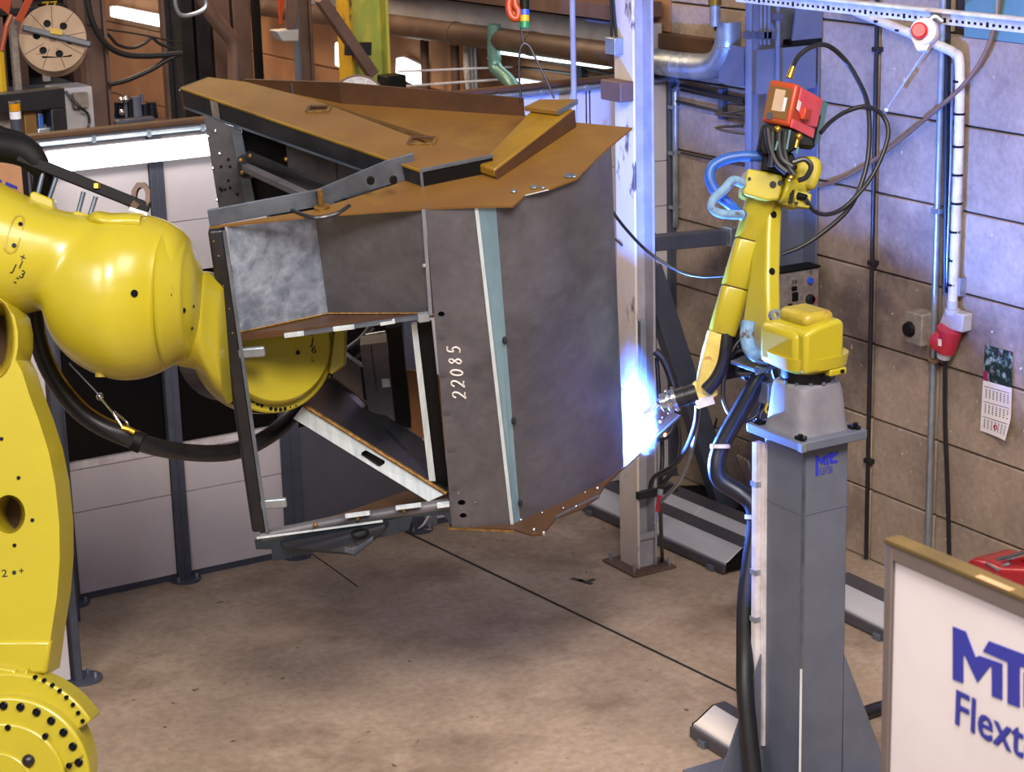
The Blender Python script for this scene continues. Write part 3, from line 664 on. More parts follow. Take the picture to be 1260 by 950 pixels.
MB().bb(xY(46, 150, 16.65), xY(68, 150, 16.65), 16.66, 16.85, 0, zY(50, 158, 16.65)).build('grey_part', M['galv'], t, bevel=0.01)
t = thing('grey_cabinet', 'light grey switch cabinet between the machine frame and the brown post', 'cabinet', onY(95, 150, 17.0))
MB().bb(xY(74, 140, 17.0), xY(116, 140, 17.0), 17.0, 17.35, 0, zY(90, 108, 17.0)).build('body', M['grey'], t, bevel=0.01)
MB().bb(xY(94, 140, 16.9), xY(112, 140, 16.9), 16.93, 17.0, zY(100, 134, 16.9), zY(100, 115, 16.9)).build('meter_box', M['panelb'], t, bevel=0.008)
MB().tube([onY(80, 112, 16.98), onY(100, 133, 16.9), onY(108, 140, 16.95), onY(110, 152, 16.9), onY(107, 160, 16.9)], 0.012, smooth=4).build('cable', M['black'], t, smooth=40)
# signal beacon
bp_ = onY(21, 166, 15.6)
t = thing('signal_beacon', 'small signal beacon with amber and white lenses on a dark stem', 'beacon', bp_)
z = [zY(21, py, 15.6) for py in (170, 146, 136, 126)]
for a, b, nm, m in ((0, 1, 'stem', 'dkframe'), (1, 2, 'white_lens', 'clear'), (2, 3, 'amber_lens', 'amber')):
    MB().cyl((bp_[0], 15.6, z[a]), (bp_[0], 15.6, z[b]-0.004), 0.043, n=18).build(nm, M[m], t, smooth=40)
MB().cyl((bp_[0], 15.6, z[3]), (bp_[0], 15.6, z[3]+0.012), 0.046, n=18).build('cap', M['chrome'], t, smooth=40)
MB().bb(bp_[0]-0.3, bp_[0]+0.12, 15.5, 15.8, 0, z[0]).build('console', M['dkframe'], t, bevel=0.01)
# dark blue pump unit by the lit wall
t = thing('pump_unit', 'dark blue pump unit with small motors below the lit hall wall', 'pump', onY(165, 150, 17.6))
MB().bb(xY(142, 150, 17.6), xY(192, 150, 17.6), 17.6, 18.0, 0, zY(165, 146, 17.6)).build('tank', M['dkframe'], t, bevel=0.02)
rnd = random.Random(3)
for px, py, r, h in ((146, 126, 0.05, 0.1), (153, 117, 0.03, 0.16), (159, 122, 0.045, 0.12), (166, 119, 0.06, 0.14), (174, 116, 0.02, 0.24), (178, 128, 0.05, 0.12), (186, 126, 0.055, 0.13), (190, 130, 0.03, 0.1)):
    p = onY(px, py, 17.75); MB().cyl((p[0], p[1], zY(165, 148, 17.6)-0.02), p, r, r*0.8, 14).build('motor', M['bolt' if rnd.random() < .5 else 'bluecol'], t, smooth=40)
for px, py in ((149, 123), (155, 122), (150, 138)): MB().ball(onY(px, py, 17.62), 0.028, 10).build('fitting', M['chrome'], t, smooth=60)
# long lamp fittings on the hall wall
def walllamp(label, a, b, wdt, off=0.12):
    A, B = onX(*a, WX-off), onX(*b, WX-off)
    t = thing('lamp_fitting', label, 'lamp', (A+B)/2, 'lamp fittings on the hall wall')
    MB().bar(A, B, wdt, 0.09, EZ).build('diffuser', M['lampfar'], t, bevel=0.02)
    MB().bar(A+EX*0.07, B+EX*0.07, wdt*1.06, 0.05, EZ).build('housing', M['railw'], t)
walllamp('white lamp fitting on the lit hall wall between two brown posts', (139, 14), (203, 27), 0.14)
walllamp('white lamp fitting beyond the slanted brace', (416, 66), (440, 76), 0.26)
walllamp('white lamp fitting just past the green side of the column', (491, 82), (516, 94), 0.20)
walllamp('white lamp fitting under the green pipe bend', (634, 106), (690, 116), 0.14)
walllamp('thin lamp strip below the long brown pipe', (604, 62), (748, 82), 0.035, 0.35)
walllamp('short lamp strip behind the yellow column', (386, 23), (432, 32), 0.06, 0.35)
t = thing('floodlight', 'grey floodlight on an orange and brown arm', 'lamp', onY(355, 42, 18.3))
f0 = onY(354, 43, 18.3)
MB().prism([onY(340, 38, 18.3), onY(368, 36, 18.3), onY(368, 51, 18.3), onY(348, 51, 18.3)], (0, 0.18, 0)).build('head', M['grey'], t, bevel=0.012)
MB().bar(onY(358, 36, 18.35), onY(360, -10, 18.35), 0.10, 0.05, EX).build('arm', M['brownst'], t, bevel=0.006)
MB().prism([onY(346, 30, 18.32), onY(351, -8, 18.32), onY(344, -8, 18.32)], (0, 0.05, 0)).build('strap', M['orange'], t)
# black festoon cables
def cable(label, pts, y, r, m='black', grp='festoon cables beyond the fence', cat='cable', sm=6):
    t = thing('cable', label, cat, onY(*pts[len(pts)//2], y), grp)
    MB().tube([onY(a, b, y) for a, b in pts], r, n=10, smooth=sm).build('sheath', M[m], t, smooth=40); return t
cable('thick black cable sagging down past the brown post', [(106, -10), (113, 25), (128, 52), (150, 66), (180, 69), (224, 66)], 17.3, 0.026)
cable('black cable rising toward the slim post', [(134, 104), (155, 99), (185, 86), (205, 74), (224, 66)], 17.3, 0.022)
cable('blue black cable looped twice before the lamp on the lit wall', [(106, 30), (131, 41), (145, 55), (163, 59), (178, 53), (187, 47), (197, 54), (218, 62)], 17.47, 0.014)
cable('thin wire hanging straight across the lit wall', [(106, 31), (130, 36), (170, 42), (222, 53)], 17.47, 0.008)
t = thing('steel_ring', 'pale steel ring hanging at the top beside the dark duct', 'ring', onY(234, 8, 17.0))
MB().tube([onY(a, b, 17.0) for a, b in ((214, -8), (217, 10), (224, 19), (240, 17), (252, 10), (252, -2), (240, -12), (224, -14), (214, -8))], 0.018, smooth=4).build('ring', M['galv'], t, smooth=40)
t = thing('dark_duct', 'dark bent duct coming down behind the top of the brown beam', 'duct', onY(290, 60, 19.0))
MB().tube([onY(a, b, 19.0) for a, b in ((248, -6), (262, 20), (280, 42), (288, 58), (289, 100), (289, 130))], 0.07, n=14, smooth=5).build('duct', M['brownst'], t, smooth=40)
t = thing('dark_cupboard', 'tall dark brown cupboard wall behind the bent duct', 'cupboard', (xY(250, 60, 20), 20.2, 0))
for pa, pb in ((222, 241), (242, 262), (263, 287), (288, 312)):
    MB().bb(xY(pa, 60, 20)+0.01, xY(pb, 60, 20)-0.01, 20.0, 20.3, 0, 6.8).build('door', M['steeldk'] if pa < 263 else M['brownst'], t, bevel=0.01)
MB().bb(xY(316, 60, 19.8), xY(323, 60, 19.8), 19.8, 19.9, 0, 7).build('edge_post', M['blackm'], t)
t = thing('orange_tube', 'orange lifting straps hanging at the upper corner above the spool', 'strap', onY(20, 10, 17.0))
MB().bar(onY(46, -22, 17.0), onY(23, 26, 17.0), 0.055, 0.02, EX).build('strap', M['orange'], t)
MB().prism([onY(-6, -8, 17.0), onY(16, -8, 17.0), onY(11, 18, 17.0), onY(-6, 4, 17.0)], (0, 0.04, 0)).build('strap', M['orange'], t)
MB().tube([onY(14, 18, 17.0), onY(8, 32, 17.0), onY(2, 62, 17.0)], 0.022).build('strap', M['orange'], t)
MB().tube([onY(-3, 60, 17.05), onY(3, 130, 17.05)], 0.05).build('yellow_post', M['ylw'], t)
MB().bb(xY(14, 50, 17.1), xY(22, 50, 17.1), 17.1, 17.16, 0, zY(18, 22, 17.1)).build('slotted_post', M['panelb'], t)
# long pipes and beam along the wall beyond the fence
t = thing('wall_pipe', 'long thick brown pipe running along the wall above the fence', 'pipe', onX(620, 48, WX-0.45))
MB().tube([onX(300, 5, WX-0.45), onX(500, 33, WX-0.45), onX(760, 68, WX-0.45)], 0.105, n=18).build('pipe', M['duct'], t, smooth=40)
mb = MB()
for a, b in ((560, 41), (655, 54)): mb.lathe(onX(a, b, WX-0.45), -EY, [(-0.03, 0.113), (0.03, 0.113)], n=18)
mb.build('collar', M['duct'], t)
bt, bb_ = onX(640, 12, WX-0.3), onX(640, 44, WX-0.3)
o = tag(MB().bb(WX-0.32, WX-0.05, 14.9, 24, bb_[2], bt[2]).build('wall_beam', M['greycol']), 'broad grey beam along the wall above the long brown pipe', 'beam'); o['kind'] = 'thing'
bt, bb_ = onX(640, -8, WX-0.5), onX(640, 9, WX-0.5)
o = tag(MB().bb(WX-0.55, WX-0.05, 14.9, 24, bb_[2], bt[2]).build('crane_beam', M['brownst']), 'brown crane beam along the wall at the top above the grey beam', 'beam'); o['kind'] = 'thing'
t = thing('green_pipe', 'pale green pipe bending down from the long brown pipe', 'pipe', onX(615, 80, WX-0.5))
MB().tube([onX(a, b, WX-0.5) for a, b in ((608, 30), (608, 68), (611, 85), (625, 98), (634, 112), (636, 135))], 0.062, n=14, smooth=5).build('pipe', M['palegrn'], t, smooth=40)
mb = MB()
for a, b in ((608, 72), (612, 87), (626, 100)): mb.lathe(onX(a, b, WX-0.5), EZ, [(-0.008, 0.068), (0.008, 0.068)], n=14)
mb.build('collar', M['palegrn'], t)
t = thing('guide_rods', 'pair of thin pale rods bridging the gap above the fence', 'rod', onY(560, 95, 17.5))
MB().tube([onY(490, 88, 17.5), onY(636, 82, 17.5)], 0.010).build('rod', M['railw'], t)
MB().tube([onY(492, 109, 17.5), onY(498, 106, 17.5), onY(610, 98, 17.5), onY(634, 96, 17.5)], 0.011).build('rod', M['railw'], t)
for px, w_, m in ((523, 4, 'brownst'), (560, 4, 'brownst'), (574, 3, 'peel'), (581, 2, 'galv'), (585, 2, 'galv')):
    p = onX(px, 80, WX-0.2)
    vpipe('wall_tube', {523: 'thick brown upright tube on the wall beside the peeling column', 560: 'brown upright tube midway along the wall behind the rods', 574: 'pale upright tube on the wall near the green pipe', 581: 'thin grey upright tube next to the pale one', 585: 'thin grey upright tube closest to the green pipe'}[px], 'pipe', WX-0.2, p[1], 0, 5.2 if px > 570 else 6.4, 0.022*w_/2, M[m], 'upright tubes on the wall')
t = thing('wall_cable', 'thin dark cables strung along the wall beside the upright pipe', 'cable', onX(690, 92, WX-0.05))
MB().tube([onX(636, 82, WX-0.05), onX(760, 97, WX-0.05)], 0.012).tube([onX(615, 62, WX-0.05), onX(760, 93, WX-0.05)], 0.016).tube([onX(634, 96, WX-0.05), onX(705, 108, WX-0.05)], 0.010).build('cable', M['black'], t)
MB().box(onX(716, 93, WX-0.05), (0.06, 0.08, 0.35)).build('bracket', M['dkframe'], t)
# drum and motor
dc = onY(441, 126, 16.8); ax = nrm(-FW+UP*0.1)
t = thing('round_drum', 'pale round drum cover with a dark rim beyond the brown plate', 'drum', dc)
MB().lathe(dc-ax*0.2, ax, [(0, 0.235), (0.2, 0.235), (0.2, 0.215), (0.19, 0.215), (0.215, 0.03), (0.22, 0.0)], n=36, caps=False).build('cover', M['railw'], t, smooth=30)
MB().lathe_closed(dc-ax*0.02, ax, [(0, 0.232), (0.03, 0.232), (0.03, 0.248), (0, 0.248)], 36).build('rim', M['brownst'], t, smooth=30)
for a in (70, 100, 130): MB().bar(dc+ax*0.02+(RT*math.cos(R(a))+UP*math.sin(R(a)))*0.05, dc+ax*0.005+(RT*math.cos(R(a))+UP*math.sin(R(a)))*0.21, 0.006, 0.01, ax).build('rib', M['galv'], t)
MB().tube([dc-ax*0.1, (dc-ax*0.1)*np.array((1, 1, 0))], 0.06).build('stand', M['steeldk'], t)
m0 = onY(482, 100, 16.8)
t = thing('black_motor', 'small black motor housing beside the round drum', 'motor', m0)
MB().box(m0, (0.2, 0.2, 0.12)).build('housing', M['blackm'], t, bevel=0.015)
MB().box(m0+EX*0.02-EZ*0.09, (0.12, 0.14, 0.06)).build('foot', M['bluepl'], t, bevel=0.01)
MB().bb(m0[0]-0.05, m0[0]+0.05, m0[1]-0.05, m0[1]+0.05, 0, m0[2]-0.1).build('stand', M['steeldk'], t)
# hanging pipe and crane signal lamp
hp = onY(706, 100, 14.2)
t = thing('hanging_pipe', 'pale upright pipe hanging down behind the plate edge', 'pipe', hp)
MB().tube([(hp[0], hp[1], onY(706, 178, 14.2)[2]), (hp[0], hp[1], 8.0)], 0.023, n=10).build('pipe', M['greycol'], t, smooth=40)
MB().bb(hp[0]-0.06, hp[0]+0.0, hp[1]-0.03, hp[1]+0.02, onY(700, 178, 14.2)[2], onY(700, 128, 14.2)[2]).build('bracket', M['railw'], t)
# ---------------------------------------------------------------- the welded steel workpiece
CD = nrm(RT*0.072 + DN*0.861 + FW*0.506)                            # its own down direction
P0 = S(525, 256, 11.7)
LH = 2.145
def T(px, py, down=0.0): return onP(px, py, P0 + CD*down, CD)
def Bp(px, py, down=0.0): return T(px, py, LH + down)
AD = nrm(T(525, 256)-T(257, 278))                                   # along the front edge
NF = nrm(np.cross(AD, CD)); NF = NF if np.dot(NF, FW) > 0 else -NF  # away from the camera
def Fp(px, py, back=0.0): return onP(px, py, P0 + NF*back, NF)
wp = thing('steel_workpiece', 'large welded steel frame with a brown top plate held by the huge yellow robot', 'workpiece', T(500, 230)+CD*1.1)
def part(mb, nm, m, parent=None, **k): return mb.build(nm, M[m], parent or wp, **k)
tk = CD*0.012
# top plate in two pieces
tp = part(MB().prism([T(*p) for p in ((257, 279), (392, 265), (525, 256), (585, 253.5), (631, 253), (646, 240), (676, 232), (710, 219), (742, 187), (778, 157), (702, 150), (646, 142), (420, 127), (309, 101), (228, 111), (300, 142), (400, 180), (500, 217), (488, 226), (392, 257))], CD*0.012), 'top_plate', 'rust')
part(MB().prism([T(646, 240, -.001), T(675, 233, -.001), T(675, 231.5, .03), T(646, 239, .03)], -NF*0.012), 'cut_edge', 'bright', tp)
for px, py in ((632, 237), (657, 230), (668, 232), (640, 232)): pass
mb = MB()
for px, py, r in ((632, 236, .018), (657, 231, .022), (668, 231.5, .016), (700, 217, .03), (706, 217.5, .02)):
    p = T(px, py); mb.lathe(p-CD*0.006, -CD, [(0, r), (0.004, r*0.8)], n=10)
part(mb, 'tack_weld', 'steelbl', tp)
# upright flange on the near end of the plate
part(MB().prism([T(258, 279), T(392, 254), T(478, 226), T(512, 218), T(512, 218)-CD*0.15, T(478, 226)-CD*0.14, T(392, 254)-CD*0.10, T(258, 279)-CD*0.10], NF*0.014), 'edge_flange', 'steelbl', bevel=0.003)
mb = MB()
for px, py in ((279, 261), (456, 223), (484, 222)): 
    p = onP(px, py, T(392, 254), NF); mb.cyl(p-NF*0.004, p+NF*0.02, 0.022, n=14)
part(mb, 'bolt_hole', 'blackm')
part(MB().tube([T(396, 256)-CD*0.01, T(396, 256)-CD*0.11], 0.017, n=12).cyl(T(396, 256), T(396, 256)-CD*0.012, 0.045, n=18), 'stud', 'bead', smooth=40)
part(MB().tube([T(345, 252)-CD*.005, T(365, 262)-CD*.005, T(388, 269)-CD*.005, T(414, 264)-CD*.005, T(430, 254)-CD*.005], 0.012, smooth=4), 'lifting_wire', 'steeldk', smooth=40)
# box beam on the plate
HB = 0.10
bl = [T(223, 108, -HB), T(518, 210, -HB), T(606, 192, -HB), T(385, 122, -HB), T(304, 101, -HB), T(258, 95, -HB)]
beam = wp
hl = []
def sq(px, py, r):
    c = T(px, py, -HB); a = nrm(T(px+30, py-7, -HB)-c); b = nrm(T(px-30, py-9, -HB)-c)
    return [c+a*r, c+b*r*1.0, c-a*r, c-b*r]
h1, h2 = sq(392, 135, 0.075), sq(520, 174, 0.085)
bt = part(MB().prism(bl, CD*0.012, [list(reversed(h1)), list(reversed(h2))]), 'beam_top', 'rust')
for hq in (h1, h2):
    part(MB().bar(hq[1]-CD*0.004, hq[0]-CD*0.004, 0.012, 0.02, CD).bar(hq[1]-CD*0.004, hq[2]-CD*0.004, 0.012, 0.02, CD), 'hole_lip', 'rustdk', bt)
    part(MB().bar(hq[3]-CD*0.004, hq[2]-CD*0.004, 0.010, 0.02, CD).bar(hq[3]-CD*0.004, hq[0]-CD*0.004, 0.010, 0.02, CD), 'hole_weld', 'bead', bt)
sd = 0.12
part(MB().prism([bl[0]+CD*.012, bl[1]+CD*.012, bl[1]+CD*(.012+sd*1.0), T(240, 133, -HB+.012) if False else bl[0]+CD*(.012+sd)], nrm(bl[3]-bl[1])*0.012), 'beam_side', 'steeldk')
part(MB().bar(bl[0]+CD*.005, bl[1]+CD*.005, 0.012, 0.012, CD), 'beam_edge', 'rusty')
p_, q_ = bl[0]+(bl[1]-bl[0])*0.13+CD*.014, bl[0]+(bl[1]-bl[0])*0.165+CD*.014
part(MB().prism([p_, q_, q_+CD*sd, p_+CD*sd], -NF*0.006), 'pale_tag', 'panelb')
part(MB().prism([bl[1]+CD*.012, bl[2]+CD*.012, bl[2]+CD*(HB), bl[1]+CD*(HB)], NF*0.01+nrm(bl[0]-bl[1])*0.12), 'beam_mouth', 'blackm')
part(MB().bar(bl[1], bl[2], 0.016, 0.016, CD).bar(bl[1], bl[1]+CD*HB, 0.012, 0.016, NF), 'beam_rim', 'steelbl')
part(MB().bar(bl[0]+CD*(sd+.012), bl[1]+CD*(sd+.012), 0.012, 0.014, CD), 'beam_lower_edge', 'steelbl')
part(MB().prism([bl[5], bl[0], bl[0]+CD*.16, bl[5]+CD*.16], nrm(bl[1]-bl[0])*-0.015), 'beam_end_cap', 'rustdk')
part(MB().prism([T(220, 112, -HB+.02), T(224, 112, -HB+.02), T(226, 112, .16), T(222, 112, .16)], NF*.05), 'end_strip', 'steelbl')
# upright flange along the far edge
part(MB().prism([T(302, 103), T(420, 127.5), T(420, 127.5)-CD*0.14, T(302, 103)-CD*0.03], NF*0.012).prism([T(420, 127.5), T(646, 143), T(646, 143)-CD*0.115, T(420, 127.5)-CD*0.14], NF*0.012), 'far_flange', 'rustdk')
part(MB().bar(T(360, 115)-CD*0.0-NF*.004, T(360, 115)-CD*0.075-NF*.004, 0.01, 0.01), 'seam', 'steelbl')
# raised ridge channel
HR = 0.12
r0, r1, r2, r3 = T(589, 202, -HR*0.55), T(609, 208, -HR*0.55), T(706, 133, -HR), T(660, 128, -HR)
part(MB().loft([[r0+CD*HR*.5, r0, r1, r1+CD*HR*.5], [r3+CD*HR, r3, r2, r2+CD*HR]]), 'ridge_channel', 'rusty', bevel=0.014)
part(MB().prism([r1+CD*.01-NF*.003, r2+CD*.01-NF*.003, r2+CD*HR-NF*.003, r1+CD*HR*.5-NF*.003], RT*0.008), 'ridge_side', 'rustdk')
e = [T(645, 131, -HR-.03), T(686, 136, -HR-.03), T(710, 122, -HR-.03), T(664, 122, -HR-.03)]
ep = part(MB().prism(e, CD*0.03), 'end_plate', 'rust', bevel=0.003)
part(MB().prism([e[1], e[2], e[2]+CD*.03, e[1]+CD*.03], nrm(e[1]-e[0])*0.006), 'cut_edge', 'steelbl', ep)
# front upright tube of the open frame
tl0, tl1 = Fp(265, 284, -0.0), Fp(319, 656, -0.0)
ft = part(MB().prism([tl0-AD*.045, tl0+AD*.045, tl0+AD*.045+NF*.09, tl0-AD*.045+NF*.09], tl1-tl0), 'frame_tube', 'steeldk', bevel=0.02, seg=3)
part(MB().bar(Fp(276, 284, -.0), Fp(329, 655, -.0), 0.012, 0.02, NF), 'tube_edge', 'steelbl', ft)
for py, s in ((436, 1), (622, 1)):
    p = Fp(292+(py-436)*0.15, py); q = p+AD*0.16
    part(MB().prism([p-CD*.03, q-CD*.03, q+CD*.035, p+CD*.035], NF*0.03), 'hinge_lug', 'galv', bevel=0.012, seg=3)
mb = MB()
for px, py in ((264, 297), (270, 315), (276, 352), (287, 410), (283, 380)): mb.ball(Fp(px-1, py, -.002), 0.006, 8)
part(mb, 'spatter', 'bead')
# bay: bright plate, dark plate, floor plate
e0, e1 = Fp(280, 280), Fp(294, 409)
g0 = Fp(388, 268, 0.3); g1 = g0 + CD*np.linalg.norm(Fp(396, 386, .3)-g0)
part(MB().prism([e0, g0, g1, e1], NF*0.012), 'bay_plate', 'steelsh')
d0 = Fp(522, 256, 0.02); d1 = d0 + CD*np.linalg.norm(Fp(529, 386, .02)-d0)
part(MB().prism([g0, d0, d1, g1], NF*0.012), 'back_plate', 'steel')
part(MB().bar(Fp(521, 258, -.002), Fp(530, 388, -.002), 0.006, 0.02, NF), 'corner_weld', 'cast')
part(MB().ball(Fp(522, 327, -.004), 0.013, 8), 'tack_weld', 'cast')
f0, f1 = Fp(297, 417), Fp(529, 388)
part(MB().prism([e1+CD*.01, f0, f1, d1+CD*.01, g1+CD*.01], CD*0.014), 'bay_floor', 'rustdk')
part(MB().tube([e1, g1, d1], 0.006, n=8), 'weld_seam', 'bead', smooth=60)
part(MB().bar(Fp(352, 413, -.004), f1-NF*.004, 0.018, 0.025, CD), 'floor_edge', 'steelbl')
part(MB().bar(Fp(350, 413, -.008), Fp(374, 410, -.008), 0.021, 0.02, CD).bar(Fp(410, 405, -.008), Fp(436, 402, -.008), 0.021, 0.02, CD).bar(Fp(468, 398, -.008), Fp(486, 395, -.008), 0.021, 0.02, CD), 'ground_patch', 'bright')
part(MB().bar(Fp(515, 391, -.008), Fp(528, 389, -.008), 0.05, 0.03, CD), 'edge_tab', 'galv')
# numbered plate with its folded edge
n0, n1, n2, n3 = Fp(523, 256), Fp(586, 253.5), Fp(631, 652), Fp(556, 649)
hs = lambda px, py, r: [Fp(px, py)+r*(AD*math.cos(a)+CD*math.sin(a)) for a in (2*math.pi*k/12 for k in range(12))]
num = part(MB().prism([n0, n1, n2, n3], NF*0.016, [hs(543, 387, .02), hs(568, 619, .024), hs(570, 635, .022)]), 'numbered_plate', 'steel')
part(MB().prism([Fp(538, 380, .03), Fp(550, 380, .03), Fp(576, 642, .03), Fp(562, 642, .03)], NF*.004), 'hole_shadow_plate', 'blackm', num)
mb = MB()
G = {'2': [(0, .8), (.15, 1), (.45, 1), (.6, .8), (.5, .5), (.1, .1), (0, 0), (.3, .06), (.65, 0)],
     '0': [(.3, 1), (.05, .75), (.05, .25), (.3, 0), (.55, .25), (.55, .75), (.3, 1)],
     '8': [(.55, .85), (.3, 1), (.08, .8), (.3, .55), (.55, .25), (.3, 0), (.05, .22), (.3, .52), (.55, .8)],
     '5': [(.6, 1), (.15, 1), (.1, .55), (.4, .6), (.6, .3), (.4, .02), (.05, .05)]}
o_ = Fp(573, 490); uxn, uyn = nrm(Fp(562, 423)-Fp(570, 490)), nrm(Fp(560, 452)-Fp(576, 453)); LHt = 0.072
stp = np.linalg.norm(Fp(562, 423)-Fp(570, 490))/4.8
for i, ch in enumerate('22085'):
    mb.tube([o_ + uxn*(i*stp + x*0.062) + uyn*(y*LHt) - NF*0.002 for x, y in G[ch]], 0.0055, n=6, smooth=4)
part(mb, 'chalk_number', 'chalk', num, smooth=60)
mb = MB()
for px, py in ((543, 414), (546, 461), (550, 508), (555, 553), (560, 600)): mb.lathe(Fp(px, py, -.0005), -NF, [(0, .024), (.002, .018)], n=16)
part(mb, 'plug_weld', 'aludk', num)
mb = MB()
for px, py in ((564, 607), (585, 618), (567, 626)): mb.ball(Fp(px, py, -.004), 0.007, 8)
part(mb, 'spatter', 'chrome', num)
part(MB().bar(n1-NF*.003, n2-NF*.003, 0.008, 0.02, NF), 'fold_edge', 'bright')
c0, c1 = T(610, 252.5, .012), Bp(640, 641)
part(MB().prism([n1, c0, c1, n2], NF*0.012), 'folded_strip', 'stripbl')
mb = MB()
p = Bp(636, 630)-CD*0.02; mb.lathe(p-NF*.0-RT*.0, -nrm(np.cross(c1-n2, CD)), [(-.02, .03), (.012, .03)], n=12)
part(mb, 'slot', 'blackm')
# large curved side sheet
tops = [T(a, b, .012) for a, b in ((610, 252.5), (640, 244), (672, 232), (704, 219), (738, 194), (752, 180))]
bots = [Bp(a, b) for a, b in ((640, 641), (664, 630), (694, 617), (724, 602), (752, 586), (768, 574))]
rows = [[t_ + (b_-t_)*k/4 for k in range(5)] for t_, b_ in zip(catmull(tops, 4), catmull(bots, 4))]
mb = MB(); mb.loft([[r[0] for r in rows] + [r[0]+NF*.014 for r in reversed(rows)], [r[-1] for r in rows] + [r[-1]+NF*.014 for r in reversed(rows)]])
side = part(mb, 'side_sheet', 'steel', smooth=40)
mb = MB()
for px, py in ((621, 418), (632, 517), (640, 618)): mb.ball(onP(px, py, (c0+c1)/2, NF)-NF*0.01, 0.016, 8, (1, 1, 1.6))
part(mb, 'tack_weld', 'steeldk')
part(MB().prism([T(752, 180, .012), T(665, 146, .012), Bp(640, 455), Bp(767, 573)], NF*.012), 'rear_sheet', 'steel')  # unseen sheet added to keep arc light out of the frame's inside
# bottom plate that carries the seam being welded
bpl = [(553, 648), (632, 651), (655, 658), (668, 657), (684, 637), (716, 625), (736, 611), (744, 597), (765, 577), (800, 545), (837, 511), (808, 498), (776, 480), (740, 470), (600, 470), (560, 520)]
bot = part(MB().prism([Bp(*p) for p in bpl], CD*0.014), 'bottom_plate', 'rustdk')
part(MB().bar(Bp(552, 650, -.004), Bp(632, 654, -.004), .012, .012), 'bottom_edge', 'bead', bot)
part(MB().bar(Bp(684, 637.5, .006), Bp(737, 611, .006), .022, .012, CD).bar(Bp(765, 577.5, .006), Bp(837, 511.5, .006), .018, .012, CD), 'cut_edge', 'steelbl', bot)
mb = MB(); rnd = random.Random(5)
for px, py, r in ((641, 640, .018), (657, 652, .02), (669, 656, .022), (693, 625, .012), (667, 631, .014), (710, 603, .02), (702, 604, .014), (735, 601, .02), (709, 623, .014), (804, 521, .02), (815, 514, .016), (800, 528, .016), (822, 509, .014), (790, 535, .02), (720, 606, .01)):
    mb.ball(Bp(px, py, -.008), r*0.7, 8)
part(mb, 'spatter', 'chrome', bot, smooth=60)
# open lower frame
part(MB().tube([Fp(322, 660, .03), Fp(420, 641, .03), Fp(553, 620, .03)], 0.036, n=14), 'lower_rail', 'steel', smooth=40)
mb = MB()
for px, py, q in ((388, 646, 1), (440, 638, 1), (497, 628, 1)): mb.ball(Fp(px, py, -.012), .016, 8)
part(mb, 'tack_weld', 'bead')
part(MB().bar(Fp(425, 635, -.02), Fp(455, 631, -.02), .03, .02).bar(Fp(487, 625, -.02), Fp(518, 621, -.02), .03, .02).bar(Fp(538, 622, -.025), Fp(553, 620, -.025), .05, .02), 'ground_patch', 'bright')
part(MB().prism([Bp(*p) for p in ((330, 655), (420, 632), (500, 604), (552, 596), (556, 618), (430, 640))], CD*.012), 'lower_plate', 'rustdk')
part(MB().prism([Fp(313, 664), Fp(470, 642), Fp(553, 624), Fp(556, 646), Fp(546, 634), Fp(508, 636), Fp(503, 652), Fp(480, 659), Fp(340, 690), Fp(335, 690), Fp(334, 676), Fp(315, 676)], NF*.014), 'front_bar', 'steelnv')
part(MB().bar(Fp(316, 662, -.004), Fp(471, 641, -.004), .012, .012), 'bar_edge', 'bright')
bk = part(MB().prism([Fp(345, 668, -.01), Fp(478, 643, -.01), Fp(470, 655, -.10), Fp(458, 664, -.16), Fp(436, 682, -.26), Fp(426, 680, -.26), Fp(350, 674, -.05)], CD*.014), 'bottom_bracket', 'steeldk')
part(MB().prism([Fp(424, 679, -.262), Fp(436, 683, -.262), Fp(459, 665, -.162), Fp(459, 661, -.162), Fp(436, 677, -.262), Fp(424, 674, -.262)], NF*.01), 'cut_edge', 'steelbl', bk)
part(MB().ring(Fp(443, 656, -.09)-CD*.003, CD, .04, .055, .004, 20), 'ring_mark', 'blackm', bk)
# diagonal channel with its slot
D0, D1, D2, D3 = Fp(374, 498, .45), Fp(550, 607, .06), Fp(527, 617, .06), Fp(361, 515, .45)
def dq(u, v): return D0*(1-u)*(1-v) + D1*u*(1-v) + D2*u*v + D3*(1-u)*v
slot = [dq(.47, .35), dq(.60, .3), dq(.615, .45), dq(.615, .8), dq(.60, .85), dq(.48, .8), dq(.465, .6)]
dn_ = nrm(np.cross(D1-D0, D3-D0)); dn_ = dn_ if np.dot(dn_, FW) > 0 else -dn_
dg = part(MB().prism([D0, D1, D2, D3], dn_*.014, [slot]), 'diagonal_channel', 'bright')
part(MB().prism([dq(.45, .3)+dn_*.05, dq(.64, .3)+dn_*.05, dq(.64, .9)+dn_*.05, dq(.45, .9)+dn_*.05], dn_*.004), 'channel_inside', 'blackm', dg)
part(MB().tube([D0-dn_*.006, (D0+D1)/2-dn_*.006, D1-dn_*.006], 0.014, n=8), 'weld_seam', 'bead', dg)
part(MB().prism([D0, D1, Fp(548, 560, .5), Fp(440, 488, .95), Fp(405, 462, 1.0)], CD*.014), 'diagonal_plate', 'steeldk')
part(MB().tube([Fp(405, 464, .97), Fp(450, 496, .97), Fp(478, 514, .9)], .014), 'weld_seam', 'bead')
